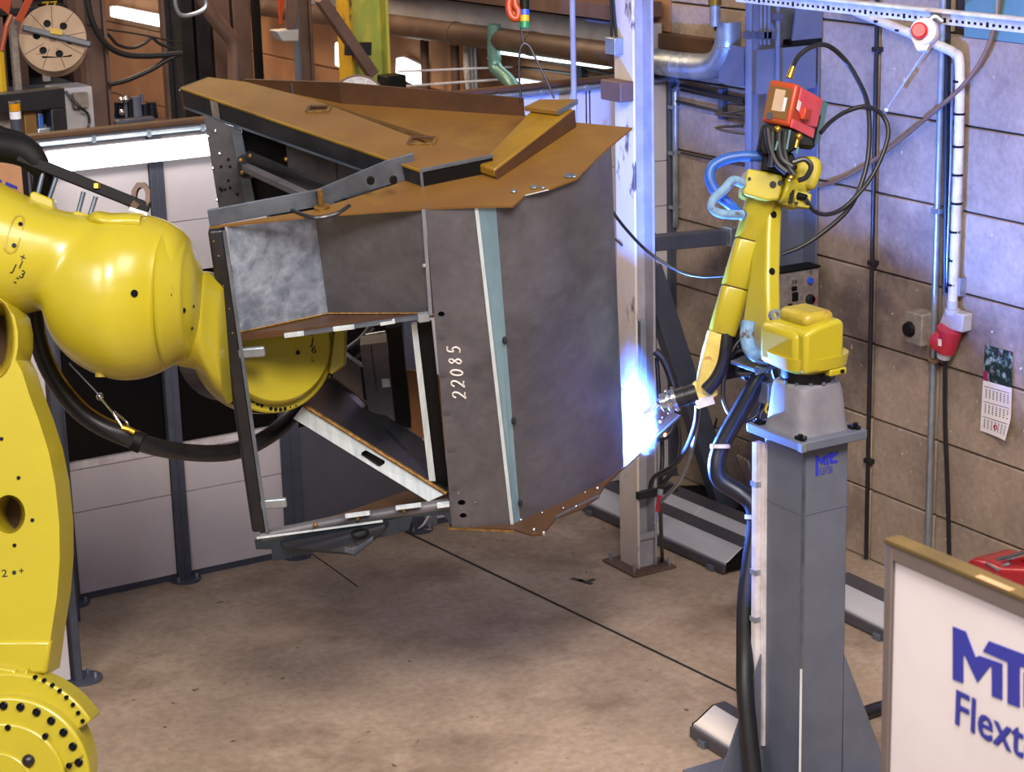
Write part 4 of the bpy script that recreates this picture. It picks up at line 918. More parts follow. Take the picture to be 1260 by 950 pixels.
# inner posts
def post(q, m, nm, back, dep=.12):
    return part(MB().prism([Fp(a, b, back) for a, b in q], NF*dep), nm, m)
po = post(((443, 425), (475, 421), (490, 523), (454, 514)), 'steel', 'inner_post', .80)
part(MB().bar(Fp(456, 424, .795), Fp(468, 517, .795), .006, .006), 'scribe_line', 'steelbl', po)
part(MB().box(Fp(475, 471, .795), (.05, .006, .06), (AD, NF, CD)), 'ground_patch', 'bright', po)
part(MB().tube([Fp(453, 515, .78), Fp(489, 524, .78)], .014), 'weld_seam', 'bead', po)
post(((475, 404), (494, 402), (506, 527), (487, 524)), 'blackm', 'inner_post', .74)
post(((506, 400), (513, 399), (536, 592), (528, 592)), 'bright', 'bright_rod', .10, .03)
post(((513, 399), (531, 397), (552, 600), (536, 594)), 'blackm', 'inner_web', .12, .03)
part(MB().prism([Fp(a, b, 1.05) for a, b in ((495, 454), (540, 462), (552, 560), (505, 530))], NF*.014), 'rear_panel', 'card')  # added tan plate standing in for a cardboard coloured thing beyond the fence
part(MB().prism([Fp(a, b, 1.10) for a, b in ((408, 430), (442, 446), (448, 500), (410, 470))], NF*.014), 'rear_plate', 'steel')
part(MB().bar(Fp(424, 434, 1.04), Fp(446, 450, 1.04), .03, .02), 'rear_edge', 'bright')
part(MB().prism([Fp(a, b, 1.0) for a, b in ((450, 412), (474, 408), (476, 428), (460, 424))], NF*.014), 'gusset', 'galv')
# plates under the beam
def behind(q, m, nm, back, dep=.012): return part(MB().prism([Fp(a, b, back) for a, b in q], NF*dep), nm, m)
lp = behind(((251, 143), (284, 157), (305, 262), (270, 262)), 'steel', 'end_post', 1.45, .02)
behind(((283, 156), (297, 162), (316, 260), (304, 260)), 'steelbl', 'end_post_edge', 1.44, .02)
mb = MB(); mk = MB()
for px, py in ((256, 168), (270, 189), (262, 207), (267, 246), (265, 161)): mb.ball(Fp(px, py, 1.445), .010, 8)
for px, py in ((281, 196), (283, 205), (272, 205), (271, 232), (273, 234), (277, 233), (283, 231), (292, 239), (281, 222)): mk.ball(Fp(px, py, 1.447), .010, 6)
part(mb, 'spatter', 'chrome', lp); part(mk, 'burn_mark', 'blackm', lp)
behind(((296, 150), (490, 222), (500, 300), (312, 262)), 'blackm', 'inner_web', 1.5)  # black backing sheet added to paint the dark interior under the beam
behind(((352, 178), (476, 218), (476, 250), (358, 250)), 'steel', 'inner_plate', 1.38)
part(MB().bar(Fp(413, 199, 1.375), Fp(416, 235, 1.375), .006, .006), 'scribe_line', 'steelbl')
part(MB().bar(Fp(302, 206, 1.2), Fp(410, 256, .35), .045, .05, CD), 'cross_channel', 'steel', bevel=.005)
part(MB().bar(Fp(306, 197, 1.25), Fp(424, 246, .45), .11, .03, CD), 'cross_bar', 'steeldk')
part(MB().lathe(Fp(300, 205, 1.3), AD, [(-.03, .06), (.0, .075), (.08, .075), (.1, .05)], n=16), 'pivot_boss', 'steeldk', smooth=40)
mb = MB()
for px, py in ((296, 197), (298, 212), (308, 192), (310, 216), (352, 196), (354, 208)): mb.ball(Fp(px, py, 1.2), .015, 8)
part(mb, 'pivot_bolt', 'bead')

# crane tackle above the plate
ck = T(664, 122, -.3)
dep = float(np.dot(T(660, 122, -HR)-CAM, FW))
t = thing('crane_hook', 'small orange crane hook with a banded signal cylinder and two sling legs', 'crane', S(640, 20, dep))
MB().tube([S(a, b, dep) for a, b in ((628, -6), (626, 8), (629, 20), (636, 23), (638, 14), (634, 6), (634, -8))], .022, n=10, smooth=5).build('hook', M['orange'], t, smooth=40)
MB().prism([S(a, b, dep+.02) for a, b in ((627, -10), (639, -10), (639, 18), (632, 24), (627, 14))], FW*.06).build('hook_block', M['ylw'], t, bevel=.012)
for a, b, m in ((-12, 12, 'blackm'), (12, 19, 'blu'), (19, 27, 'ylw'), (27, 35, 'green')):
    MB().cyl(S(645.5, a, dep), S(645.5, b-.4, dep), .028, n=16).build('band', M[m], t, smooth=40)
MB().tube([S(641, 34, dep), S(642, 44, dep), S(644, 53, dep)], .006).build('wire', M['bolt'], t)
MB().tube([S(a, b, dep) for a, b in ((646, 53), (641, 58), (639, 72), (639, 95), (641, 122))], .007, smooth=4).tube([S(a, b, dep) for a, b in ((645, 53), (652, 58), (662, 78), (673, 100), (682, 121))], .007, smooth=4).build('sling_leg', M['bolt'], t, smooth=40)
KR = 0.975
S_full = S
def S(px, py, dep): return S_full(px, py, dep*KR)
# ---------------------------------------------------------------- big yellow handling robot
def sring(px, py, dep, hpx, dpx, ang=90, n=28, p=2.0):
    u = dep*KR/FPX; d = RT*math.cos(R(ang)) + DN*math.sin(R(ang)); c = S(px, py, dep); out = []
    for k in range(n):
        a = 2*math.pi*k/n; ca, sa = math.cos(a), math.sin(a)
        out.append(c + d*(hpx*u*math.copysign(abs(ca)**(2/p), ca)) + FW*(dpx*u*math.copysign(abs(sa)**(2/p), sa)))
    return out
rb = thing('handling_robot', 'huge glossy yellow handling robot arm holding the steel frame', 'robot', onZ(5, 1040))
def rp(mb, nm, m='yel', parent=None, **k): return mb.build(nm, M[m], parent or rb, **k)
def span(stations, n=32, p=2.2, ang=90):
    return MB().loft([sring(x, (a+b)/2, dep, (b-a)/2, dpx, ang, n, p) for x, a, b, dep, dpx in stations])
def resamp(st, k=4):
    P = catmull([np.array(s, float) for s in st], k); return [tuple(q) for q in P]
A_ = [(-90, 176, 372, 11.5, 90), (-40, 203, 386, 11.55, 90), (0, 224, 389, 11.6, 88), (32, 240, 386, 11.65, 84), (62, 254, 378, 11.7, 82), (95, 262, 374, 11.75, 80), (150, 266, 380, 11.8, 80)]
upper = span(resamp(A_))
B_ = [(55, 322, 346, 11.75, 18), (58, 296, 372, 11.75, 48), (64, 276, 408, 11.75, 70), (76, 268, 429, 11.78, 85), (95, 265, 447, 11.8, 96), (120, 264, 461, 11.8, 103), (150, 262, 468.5, 11.8, 106), (180, 264, 465, 11.85, 104), (205, 271, 454, 11.9, 97), (225, 284, 441, 11.9, 88), (238, 303, 426, 11.95, 74), (245, 326, 408, 11.95, 55), (248, 352, 384, 11.95, 25)]
elbow = span(resamp(B_, 3), 40)
arm = rp(MB().add(upper.v, upper.f).add(elbow.v, elbow.f), 'arm_housing', smooth=60)
rm = arm.modifiers.new('cast', 'REMESH'); rm.mode = 'VOXEL'; rm.voxel_size = .016; rm.use_smooth_shade = True
cs_ = arm.modifiers.new('fillet', 'SMOOTH'); cs_.factor = .5; cs_.iterations = 14
eb = elbow.bvh(); ub = upper.bvh()
# collar step and raised pads on the elbow
rp(span([(206, 281, 451, 11.88, 99), (209, 279, 452, 11.88, 101), (233, 296, 434, 11.92, 86), (236, 302, 428, 11.92, 80)], 40), 'elbow_collar', smooth=35)
rp(span(resamp([(116, 262, 285, 11.72, 40), (126, 260, 285, 11.72, 48), (140, 262.5, 290, 11.72, 50), (160, 262, 290, 11.72, 46), (178, 263, 290, 11.72, 36)]), 24), 'top_lug', smooth=60)
rp(MB().prism([S(99, 444, 11.7), S(133, 456, 11.7), S(131, 463, 11.7), S(98, 451, 11.7)], FW*.2), 'lower_lug', bevel=.012)
rp(MB().tube([S(124, 456, 11.65), S(124, 464, 11.65)], .03, n=12), 'lug_screw', 'yeldirty', smooth=40)
def outline_on(bv, pts, nm):
    P = [hit(bv, a, b)[0] for a, b in pts + pts[:1]]
    if all(p is not None for p in P): rp(MB().tube(P, .006, n=6, smooth=3), nm, 'yeldirty', smooth=60)
outline_on(ub, [(20, 266), (27, 266), (29, 275), (22, 302), (15, 311), (7, 308), (7, 300), (15, 274)], 'cover_rim')
outline_on(eb, [(203, 354), (211, 354), (213, 363), (205, 390), (197, 395), (192, 390), (193, 383), (200, 360)], 'cover_rim')
mb = MB()
for bv, px, py, r in ((ub, 25, 276, .012), (ub, 17, 302, .012), (eb, 209, 363, .010), (eb, 202, 387, .010), (eb, 165, 361, .02), (eb, 226, 382, .014), (eb, 236, 404, .008), (eb, 238, 377, .008)): screw(mb, bv, px, py, r, .006)
rp(mb, 'screw', 'bolt', smooth=40)
mb = MB(); ang = R(115)
for s, x, y in (('+', 28, 316), ('I', 28, 326), ('J', 20, 330), ('3', 28, 337), ('-', 24, 341), ('-', 21, 346)):
    text_wrap(mb, ub, s, x-6, y+3, 14, R(25), 1.1)
rp(mb, 'axis_mark', 'ink')
# wrist
rp(span(resamp([(206, 400, 446, 12.1, 30), (222, 372, 451, 12.15, 50), (240, 338, 455, 12.2, 66), (256, 334, 466, 12.25, 76), (268, 338, 483, 12.35, 84), (282, 345, 497, 12.45, 88)]), 36), 'wrist_housing', smooth=60)
wax = nrm(-FW*.86 + RT*.45 + UP*.05)
wc = S(326, 425, 13.0)
rp(MB().lathe(wc, wax, [(-.30, .36), (-.16, .405), (-.02, .41)], 48), 'wrist_ring', smooth=40)
rp(MB().lathe_closed(wc, wax, [(-.02, .33), (-.02, .408), (.035, .408), (.035, .33)], 48), 'seal_ring', 'blackm', smooth=40)
disc = MB().lathe(wc, wax, [(.035, .40), (.09, .41), (.10, .40), (.10, .365), (.17, .355), (.185, .34), (.185, .0)], 56, caps=False)
dk = rp(disc, 'tool_flange', smooth=40)
db = disc.bvh(); mb = MB()
for px, py in ((303, 488), (308, 492), (312, 494.5), (317, 497), (322, 499), (333, 503), (339, 504), (345, 504), (350.5, 503), (357, 501), (364, 499)): screw(mb, db, px, py, .011 if px < 354 else .005, .006)
screw(mb, db, 366.5, 434, .013, .006)
rp(mb, 'flange_bolt', 'bolt', dk, smooth=40)
mb = MB()
for s, y in (('.', 413), ('J', 424), ('6', 434), ('.', 441), ('-', 447)): text_wrap(mb, db, s, 382, y, 13, R(8), 1.1)
rp(mb, 'axis_mark', 'ink', dk)
fp = wc + wax*.1
rp(MB().prism([S(412, 400, 13.05), S(425, 400, 13.05), S(424, 448, 13.05), S(408, 461, 13.05), S(404, 458, 13.05)], FW*.15), 'tool_block', bevel=.01)
rp(MB().cyl(wc-wax*.28, wc-wax*.75, .3, .3, 28), 'tool_plate', 'steeldk', smooth=40)
# lower arm with its pivot and the bored hole
pa = [(-70, 372), (-10, 366), (8, 376), (18, 390), (22, 409), (22, 428), (19, 443), (27, 457), (36, 486), (48, 518), (60, 556), (68, 596), (73, 645), (73.5, 690), (70, 735), (63, 780), (56, 832), (-70, 832)]
ell = lambda cx, cy, rx, ry, dep, n=24: [S(cx+rx*math.cos(2*math.pi*k/n), cy+ry*math.sin(2*math.pi*k/n), dep) for k in range(n)]
rp(MB().prism([S(a, b, 11.25) for a, b in pa], FW*.35, [ell(-4, 416, 20, 47, 11.25), ell(11, 633, 20, 24, 11.25)]), 'lower_arm', bevel=.02, seg=3)
rp(MB().loft([ell(-4, 416, 23, 50, 11.25), ell(-4, 416, 21, 48, 11.235), ell(-4, 416, 19.5, 46, 11.25), ell(-4, 416, 12, 38, 11.58)], caps=False), 'pivot_bore', 'yeldirty', smooth=40)
rp(MB().prism(ell(-4, 416, 22, 49, 11.59), FW*.01), 'bore_back', 'rustdk')
rp(MB().prism(ell(9, 633, 22, 26, 11.55), FW*.01), 'hole_back', 'rustdk')
rp(MB().loft([ell(11, 633, 20, 24, 11.26), ell(8, 633, 17, 22, 11.54)], caps=False), 'bored_hole', 'yeldirty', smooth=40)
lb = MB().prism([S(a, b, 11.25) for a, b in pa], FW*.35).bvh(); mb = MB()
for px, py in ((23, 588), (18, 671), (2, 540), (40, 640)): screw(mb, lb, px, py, .010, .005)
rp(mb, 'screw', 'bolt', smooth=40)
mb = MB()
text_wrap(mb, lb, '2', 2, 710, 13, R(-4), 1.2); text_wrap(mb, lb, '+', 23, 707, 13, R(-4), 1.0)
p, n = hit(lb, 17.5, 704.5); mb.lathe(p, n, [(0, .011), (.003, .011)], n=12)
rp(mb, 'axis_mark', 'ink')
rp(MB().prism([S(a, b, 11.22) for a, b in ((-70, 788), (63, 788), (57, 830), (-70, 830))], FW*.1), 'arm_foot', bevel=.02)
rp(MB().prism([S(a, b, 11.14) for a, b in ((-70, 812), (17, 824), (25, 838), (32, 822), (36, 838), (-70, 840))], FW*.15), 'arm_stop', bevel=.01)
# shoulder joint with its bolt circles
uo = 11.0/FPX
def arc(cx, cy, r, a0, a1, dep, n=20): return [S(cx+r*math.cos(R(a)), cy+r*math.sin(R(a)), dep) for a in np.linspace(a0, a1, n)]
rp(MB().prism(arc(8, 950, 122, -125, -31, 11.12, 26) + arc(8, 950, 101, -31, 20, 11.12, 10) + [S(60, 1060, 11.12), S(-80, 1060, 11.12)], FW*.25), 'shoulder_plate', bevel=.012)
rp(MB().prism(arc(8, 960, 103, -180, 180, 11.02, 60)[:-1], FW*.12), 'shoulder_disc', bevel=.018, seg=3)
rp(MB().prism(arc(3, 968, 79, -180, 180, 10.99, 50)[:-1], FW*.05), 'shoulder_cap', bevel=.015, seg=3)
rp(MB().prism(arc(-6, 975, 50, -180, 180, 10.97, 40)[:-1], FW*.05), 'centre_cap', bevel=.012)
def zbolt(px, py, r, dep, mb): p = S(px, py, dep); mb.lathe(p+FW*.01, -FW, [(0, r), (.022, r), (.026, r*.75), (.018, r*.45)], n=14)
mb = MB()
for a in range(-170, 60, 13): zbolt(8+92*math.cos(R(a)), 960+92*math.sin(R(a)), .021, 11.02, mb)
rp(mb, 'ring_bolt', 'bolt', smooth=40)
mb = MB()
for px, py in ((43.5, 833), (54.5, 837), (64.5, 843), (73.5, 850), (82, 858), (90, 867), (96.5, 877), (102, 887)): zbolt(px, py, .011, 11.12, mb)
rp(mb, 'plate_screw', 'bolt', smooth=40)
mb = MB()
for px, py, r in ((10, 895, .015), (56, 905.5, .015), (13, 940, .015), (85, 942, .015)): zbolt(px, py, r, 10.99, mb)
rp(mb, 'cap_screw', 'bolt', smooth=40)
mb = MB(); p = S(35, 936, 10.985); mb.ball(p, .033, 14); rp(mb, 'cap_plug', 'black', smooth=60)
rp(MB().bar(S(88, 938, 11.015), S(102, 929, 11.015), .012, .006), 'index_mark', 'yeldirty')
jz = S(8, 960, 11.2); bz = np.array((jz[0], jz[1]+.3, 0))
rp(MB().lathe(bz, EZ, [(0, .62), (.12, .62), (.16, .5), (jz[2]-.25, .44), (jz[2]-.1, .4)], 40), 'base', smooth=40)
# dress pack rail along the arm
b0, b1 = S(22, 192, 11.65), S(184, 257, 11.75)
rail = rp(MB().bar(b0, b1, .06, .055, UP), 'hose_rail', 'blackm', bevel=.006)
rp(MB().bar(S(159, 257, 11.7), S(181, 264, 11.72), .02, .03, UP), 'rail_tag', 'paper', rail)
hx = S(173, 241, 11.72); hr = [hx+.075*(RT*math.cos(a)*.72+UP*math.sin(a)*1.05) for a in (math.pi*k/4+.4 for k in range(8))]
hr2 = [hx+.045*(RT*math.cos(a)*.6+UP*math.sin(a)*1.05) for a in (math.pi*k/7 for k in range(14))]
rp(MB().prism(hr, FW*.06, [hr2]).bar(S(163, 250, 11.73), S(170, 256, 11.73), .05, .05), 'hose_eye', 'brownst', rail)
for (a, b), (c, d) in (((53, 212), (45, 245)), ((69, 219), (60, 246)), ((103, 236), (95, 266)), ((118, 242), (110, 267))):
    s_ = rp(MB().tube([S(a, b, 11.68), S(c, d, 11.68)], .013, n=10), 'standoff', 'steelbl', rail, smooth=40)
mb = MB()
for a, b in ((71, 210), (119, 229), (45, 246), (61, 248), (95, 266), (111, 268)): mb.cyl(S(a, b-3, 11.68), S(a, b+3, 11.68), .022, n=6)
rp(mb, 'nut', 'brass', rail)
for a, b, c, d in ((36, 238, 64, 250), (88, 262, 112, 270)): rp(MB().prism([S(a, b, 11.62), S(a+5, b-3, 11.62), S(c, d-5, 11.62), S(c+2, d+8, 11.62), S(a, b+9, 11.62)], FW*.12), 'standoff_base', bevel=.01)
rp(MB().tube([S(-30, 176, 11.7), S(0, 180, 11.7), S(28, 186, 11.7), S(44, 200, 11.7), S(54, 215, 11.72)], [.085, .085, .085, .07, .045], n=18, smooth=5), 'hose_bend', 'blackm', smooth=60)
rp(MB().tube([S(-30, 150, 11.8), S(0, 166, 11.8), S(25, 174, 11.8), S(45, 190, 11.8)], .05, n=12, smooth=4), 'hose_bend', 'blackm', smooth=60)
rp(MB().tube([S(54, 208, 11.72), S(52, 235, 11.8), S(48, 262, 11.9)], .055, n=12), 'hose_bend', 'blackm', smooth=60)
# supply hose under the arm
t = thing('supply_hose', 'thick black supply hose looped under the yellow robot arm', 'hose', S(165, 545, 12.3))
hp_ = [(44, 300, 12.0), (41, 365, 12.05), (46, 415, 12.1), (66, 465, 12.15), (105, 512, 12.2), (165, 542, 12.3), (225, 556, 12.75), (285, 556, 13.1), (330, 537, 13.35), (362, 508, 13.6), (395, 470, 13.9), (425, 440, 13.9), (448, 422, 13.85), (462, 405, 13.85)]
MB().tube([S(*a) for a in hp_], .052, n=14, smooth=6).build('hose', M['black'], t, smooth=60)
MB().tube([S(a+7, b-9, d-.02) for a, b, d in hp_[1:6]], .008, n=6, smooth=6).build('tracer_wire', M['brass'], t, smooth=60)
cu = S(169, 543, 12.3); ud = nrm(S(175, 546, 12.3)-S(160, 539, 12.3))
MB().lathe(cu-ud*.03, ud, [(0, .062), (.06, .062)], 18).build('hose_clamp', M['blackm'], t, smooth=40)
MB().tube([S(a, b, 12.22) for a, b in ((85, 447), (103, 466), (122, 486))], .004).build('wire', M['galv'], t)
MB().ball(S(123, 488, 12.22), .022, 12).build('wire_stop', M['chrome'], t, smooth=60)
MB().tube([S(a, b, 12.22) for a, b in ((124, 490), (132, 500), (138, 507))], .008).tube([S(a, b, 12.22) for a, b in ((139, 507), (143, 515), (149, 524), (153, 528), (158, 524), (152, 516), (146, 512), (140, 507))], .008, smooth=3).build('carabiner', M['chrome'], t, smooth=40)
MB().tube([S(a, b, 12.22) for a, b in ((150, 526), (158, 528), (166, 532))], .018).build('shackle', M['brass'], t)
S = S_full
# cardboard stack behind the near panel
cx0, cx1 = onY(-60, 300, 14.3)[0], onY(35, 300, 14.3)[0]
t = thing('cardboard_crate', 'tall cardboard crate with blue print behind the yellow upper arm', 'crate', ((cx0+cx1)/2, 14.5, 0))
MB().bb(cx0, cx1, 14.3, 14.65, 0, onY(10, 200, 14.3)[2]).build('carton', M['card'], t, bevel=.01)
mb = MB()
for a, b in ((7, 21.5), (-6, 2)):
    mb.prism([onY(a, 223.5+(a-7)*.38, 14.296), onY(b, 223.5+(b-7)*.42, 14.296), onY(b, 233+(b-21)*.35, 14.296), onY(a, 228.5+(a-7)*.4, 14.296)], (0, .004, 0))
mb.build('printed_stripe', M['navy'], t)
x0 = onY(37, 220, 14.35)[0]; x1 = onY(58, 220, 14.35)[0]
t = thing('dark_locker', 'dark narrow locker next to the cardboard crate', 'cabinet', (x0, 14.5, 0))
MB().bb(x0, x1-.01, 14.4, 14.68, 0, onY(45, 188, 14.4)[2]).build('body', M['dkframe'], t, bevel=.01)
MB().bb(x0+.02, x1-.1, 14.38, 14.4, .1, onY(45, 192, 14.4)[2]-.1).build('door', M['steeldk'], t, bevel=.006)
dP = 0.28
def S(px, py, dep): return S_full(px, py, float(np.interp(dep, [5, 12.0, 12.45, 13.45, 14.6, 30], [5+dP, 12.0+dP, 12.45+dP, 13.06, 14.6, 30])))
# ---------------------------------------------------------------- pedestal and welding robot
pf = onZ(984, 990); XP, YP = pf[0], pf[1]
XR = onY(1043, 620, YP)[0]; YB = onX(940, 620, XP)[1]
ZT = onX(984.5, 549, XP)[2]
ped = thing('robot_pedestal', 'tall grey steel pedestal with gussets carrying the welding robot', 'pedestal', ((XP+XR)/2, (YP+YB)/2, 0))
def pp(mb, nm, m='ped', parent=None, **k): return mb.build(nm, M[m], parent or ped, **k)
sh = pp(MB().bb(XP, XR, YP, YB, .03, ZT), 'column', bevel=.012)
pp(MB().bb(XP-.35, XR+.35, YP-.35, YB+.35, 0, .03), 'floor_plate', bevel=.005)
pp(MB().bb(XP-.004, XR+.004, YP-.004, YB+.004, onX(984, 632, XP)[2]-.004, onX(984, 632, XP)[2]), 'seam', parent=sh)
pp(MB().bb(XP-.003, XP+.012, YP-.003, YP+.012, onX(984, 822, XP)[2], ZT), 'corner_weld', 'steelbl', sh)
mg = .075
pl = pp(MB().bb(XP-mg, XR+mg, YP-mg, YB+mg, ZT, ZT+.055), 'head_plate', bevel=.006)
pp(MB().bb(XP-mg-.004, XP-mg+.03, YP-mg-.004, YP-mg+.03, ZT+.002, ZT+.05), 'worn_corner', 'galv', pl)
mb = MB()
for i in (0, 1):
    for j in (0, 1):
        x, y = (XP-.035, XR+.035)[i], (YP-.035, YB+.035)[j]; mb.cyl((x, y, ZT+.055), (x, y, ZT+.075), .018, n=6)
pp(mb, 'plate_bolt', 'bolt', pl)
zg = onX(940, 795, XP)[2]
g1 = MB().prism([(XP, YB-.012, zg), (XP, YB-.012, .03), (XP-.36, YB-.012, .03)], (0, .012, 0)); pp(g1, 'gusset', bevel=.002, seg=1)
zg2 = onY(1043, 805, YP)[2]
pp(MB().prism([(XR, YP, zg2), (XR, YP, .03), (XR+.36, YP, .03)], (0, .012, 0)), 'gusset', bevel=.002, seg=1)
dg_ = nrm((CAM-np.array((XP, YP, HC)))*np.array((1, 1, 0))); sdv = np.cross(dg_, EZ)
zg3 = onX(984, 822, XP)[2]
cr = np.array((XP, YP, 0))
pp(MB().prism([cr+EZ*zg3-sdv*.006, cr+EZ*.03-sdv*.006, cr+dg_*.2+EZ*.03-sdv*.006], sdv*.014), 'gusset', 'alu')  # pale metal colour paints in the arc light on this gusset's edge
# logo in blue on the face of the column
mb = MB()
def lg(x, y): return onY(990+x/17.27, 545+y/17.27, YP-.003)
for poly in (((240, 270), (310, 285), (345, 345), (380, 330), (450, 320), (450, 470), (418, 475), (418, 400), (360, 470), (295, 350), (290, 690), (238, 705)),
             ((385, 300), (600, 190), (600, 260), (515, 300), (515, 465), (470, 470), (470, 320), (385, 345)),
             ((540, 300), (640, 215), (710, 180), (720, 240), (600, 310), (595, 380), (700, 370), (700, 420), (545, 440))):
    mb.prism([lg(*p) for p in poly], EY*.002)
pp(mb, 'logo_mark', 'blue', sh)
mb = MB(); o_ = lg(310, 690); e_ = lg(690, 615); u_ = e_-o_; Lw = np.linalg.norm(u_)
text_on(mb, 'FLEXTEK', o_, nrm(u_), EZ, .062, Lw/(.062*5.05)); pp(mb, 'logo_text', 'blue', sh)
# cable channel on the far side
pp(MB().bb(XP-.055, XP-.005, YB+.005, YB+.045, .25, ZT-.06).bb(XP-.02, XP-.0, YB-.03, YB+.0, .25, ZT-.06), 'cable_channel', 'railw')
for z in (1.05, 1.35, 1.9): pp(MB().bb(XP-.06, XP+.0, YB-.0, YB+.055, z, z+.03), 'channel_clip', 'galv')

CX, CY = (XP+XR)/2, (YP+YB)/2
ZP = ZT+.055
wr = thing('welding_robot', 'slim yellow welding robot with an orange wire feeder on the grey pedestal', 'robot', (CX, CY, ZP))
def wp_(mb, nm, m='yel', parent=None, **k): return mb.build(nm, M[m], parent or wr, **k)
def sq4(z, ax_, ay_, p=5.0, n=32, ox=0, oy=0): return [np.array((CX+ox+ax_*math.copysign(abs(math.cos(a))**(2/p), math.cos(a)), CY+oy+ay_*math.copysign(abs(math.sin(a))**(2/p), math.sin(a)), z)) for a in (2*math.pi*k/n for k in range(n))]
zb = onX(990, 474, CX-.1)[2]
wp_(MB().loft([sq4(ZP, .195, .195), sq4(ZP+.03, .185, .185), sq4(ZP+.07, .18, .18), sq4(zb-.06, .168, .168, 4.5), sq4(zb-.015, .16, .16, 4), sq4(zb, .14, .14, 4)]), 'base_casting', 'cast', smooth=40)
mb = MB()
for x, y in ((-.2, -.2), (.2, -.2), (-.2, .2), (.2, .2)): mb.box((CX+x*.95, CY+y*.95, ZP+.01), (.05, .05, .02)); mb.cyl((CX+x, CY+y, ZP+.02), (CX+x, CY+y, ZP+.035), .014, n=8)
wp_(mb, 'base_foot', 'bolt')
zr2 = onX(990, 460, CX-.1)[2]
wp_(MB().lathe((CX, CY, zb), EZ, [(-.01, .145), (.02, .15), (zr2-zb+.01, .15)], 36), 'swivel_ring', 'bolt', smooth=40)
mb = MB()
for k in range(12): a = k*math.pi/6; mb.cyl((CX+.152*math.cos(a), CY+.152*math.sin(a), zb-.004), (CX+.152*math.cos(a), CY+.152*math.sin(a), zb+.012), .012, n=6)
wp_(mb, 'ring_screw', 'steelbl')
# shoulder housing
yk = CY-.2
q0, q1, q2 = onY(991, 455, yk), onY(991, 411, yk), onY(1039, 446, yk)
z0, z1 = zr2, q1[2]
xl, xr = q0[0], q2[0]
hs_ = wp_(MB().prism([(xl, yk, z0+.02), (xr-.03, yk, z0+.02), (xr, yk, z0+.06), (xr, yk, z1+.03), (xr-.04, yk, z1+.05), (xl+.10, yk, z1+.03), (xl, yk, z1)], (0, .34, 0)), 'shoulder_housing', bevel=.035, seg=3)
wp_(MB().bb(xl-.02, xl+.16, yk+.05, yk+.42, z0+.01, z1-.0), 'shoulder_side', bevel=.05, seg=3)
wp_(MB().loft([sq4(z0-.0, .15, .15, 3), sq4(z0+.03, .20, .20, 3), sq4(z0+.10, .21, .21, 3)]), 'shoulder_skirt', smooth=40)
wp_(MB().bb(xl+.05, xr-.02, yk+.06, yk+.33, z1, z1+.09), 'shoulder_cover', 'yeldirty', bevel=.04, seg=3)
wp_(MB().bb(xr-.1, xr+.02, yk-.0, yk+.1, z0-.015, z0+.025), 'stop_lug', bevel=.008)
wp_(MB().cyl((xr-.02, yk-.004, z0+.008), (xr-.02, yk-.014, z0+.008), .012, n=10), 'lug_screw', 'bolt')
# lower arm link
jb = S(937, 418, 12.35); jt = S(946, 240, 12.42)
lx = EX; ly = EY
def link(c, hx_, hy_): return [c-lx*hx_-ly*hy_, c+lx*hx_-ly*hy_, c+lx*hx_+ly*hy_, c-lx*hx_+ly*hy_]
lkm = MB().loft([link(jb-EZ*.14+lx*.01, .03, .08), link(jb-EZ*.05, .045, .135), link(jb+EZ*.08, .05, .135), link(jb+(jt-jb)*.45, .052, .09), link(jb+(jt-jb)*.75, .052, .08), link(jt, .052, .08)]); lk = wp_(lkm, 'lower_link', bevel=.022, seg=3)
lkb = lkm.bvh()
mb = MB()
for px, py in ((952, 264), (950, 334)): screw(mb, lkb, px, py, .022, .001, 18)
wp_(mb, 'link_hole', 'blackm', lk)
wp_(MB().lathe(jb+EX*.045+EZ*.0, EX, [(0, .14), (.05, .14), (.06, .12), (.12, .12)], 32), 'joint_ring', 'bolt', smooth=40)
mb = MB()
for k in range(14): a = k*math.pi/7; mb.cyl(jb+EX*.03+.125*(EY*math.cos(a)+EZ*math.sin(a)), jb+EX*.1+.125*(EY*math.cos(a)+EZ*math.sin(a)), .012, n=8)
wp_(mb, 'joint_bolt', 'bluepl')
wp_(MB().tube([S(a, b, 12.2) for a, b in ((921, 395), (919, 412), (922, 428), (932, 438), (946, 441))], .042, n=12, smooth=4), 'bellows', 'rag', smooth=40)
wp_(MB().ring(S(952, 388, 12.1), nrm(-FW+RT*.3), .018, .036, .04, 16), 'lifting_eye', 'galv', smooth=40)
wp_(MB().bb(*(lambda c: (c[0]-.10, c[0]+.10, c[1]-.02, c[1]+.22, c[2]-.012, c[2]+.012))(S(943, 452, 12.25))), 'side_bracket', 'steelbl', bevel=.004)
wp_(MB().prism([S(930, 450, 12.2), S(950, 455, 12.2), S(930, 462, 12.2)], FW*.012), 'side_bracket', 'steelbl')
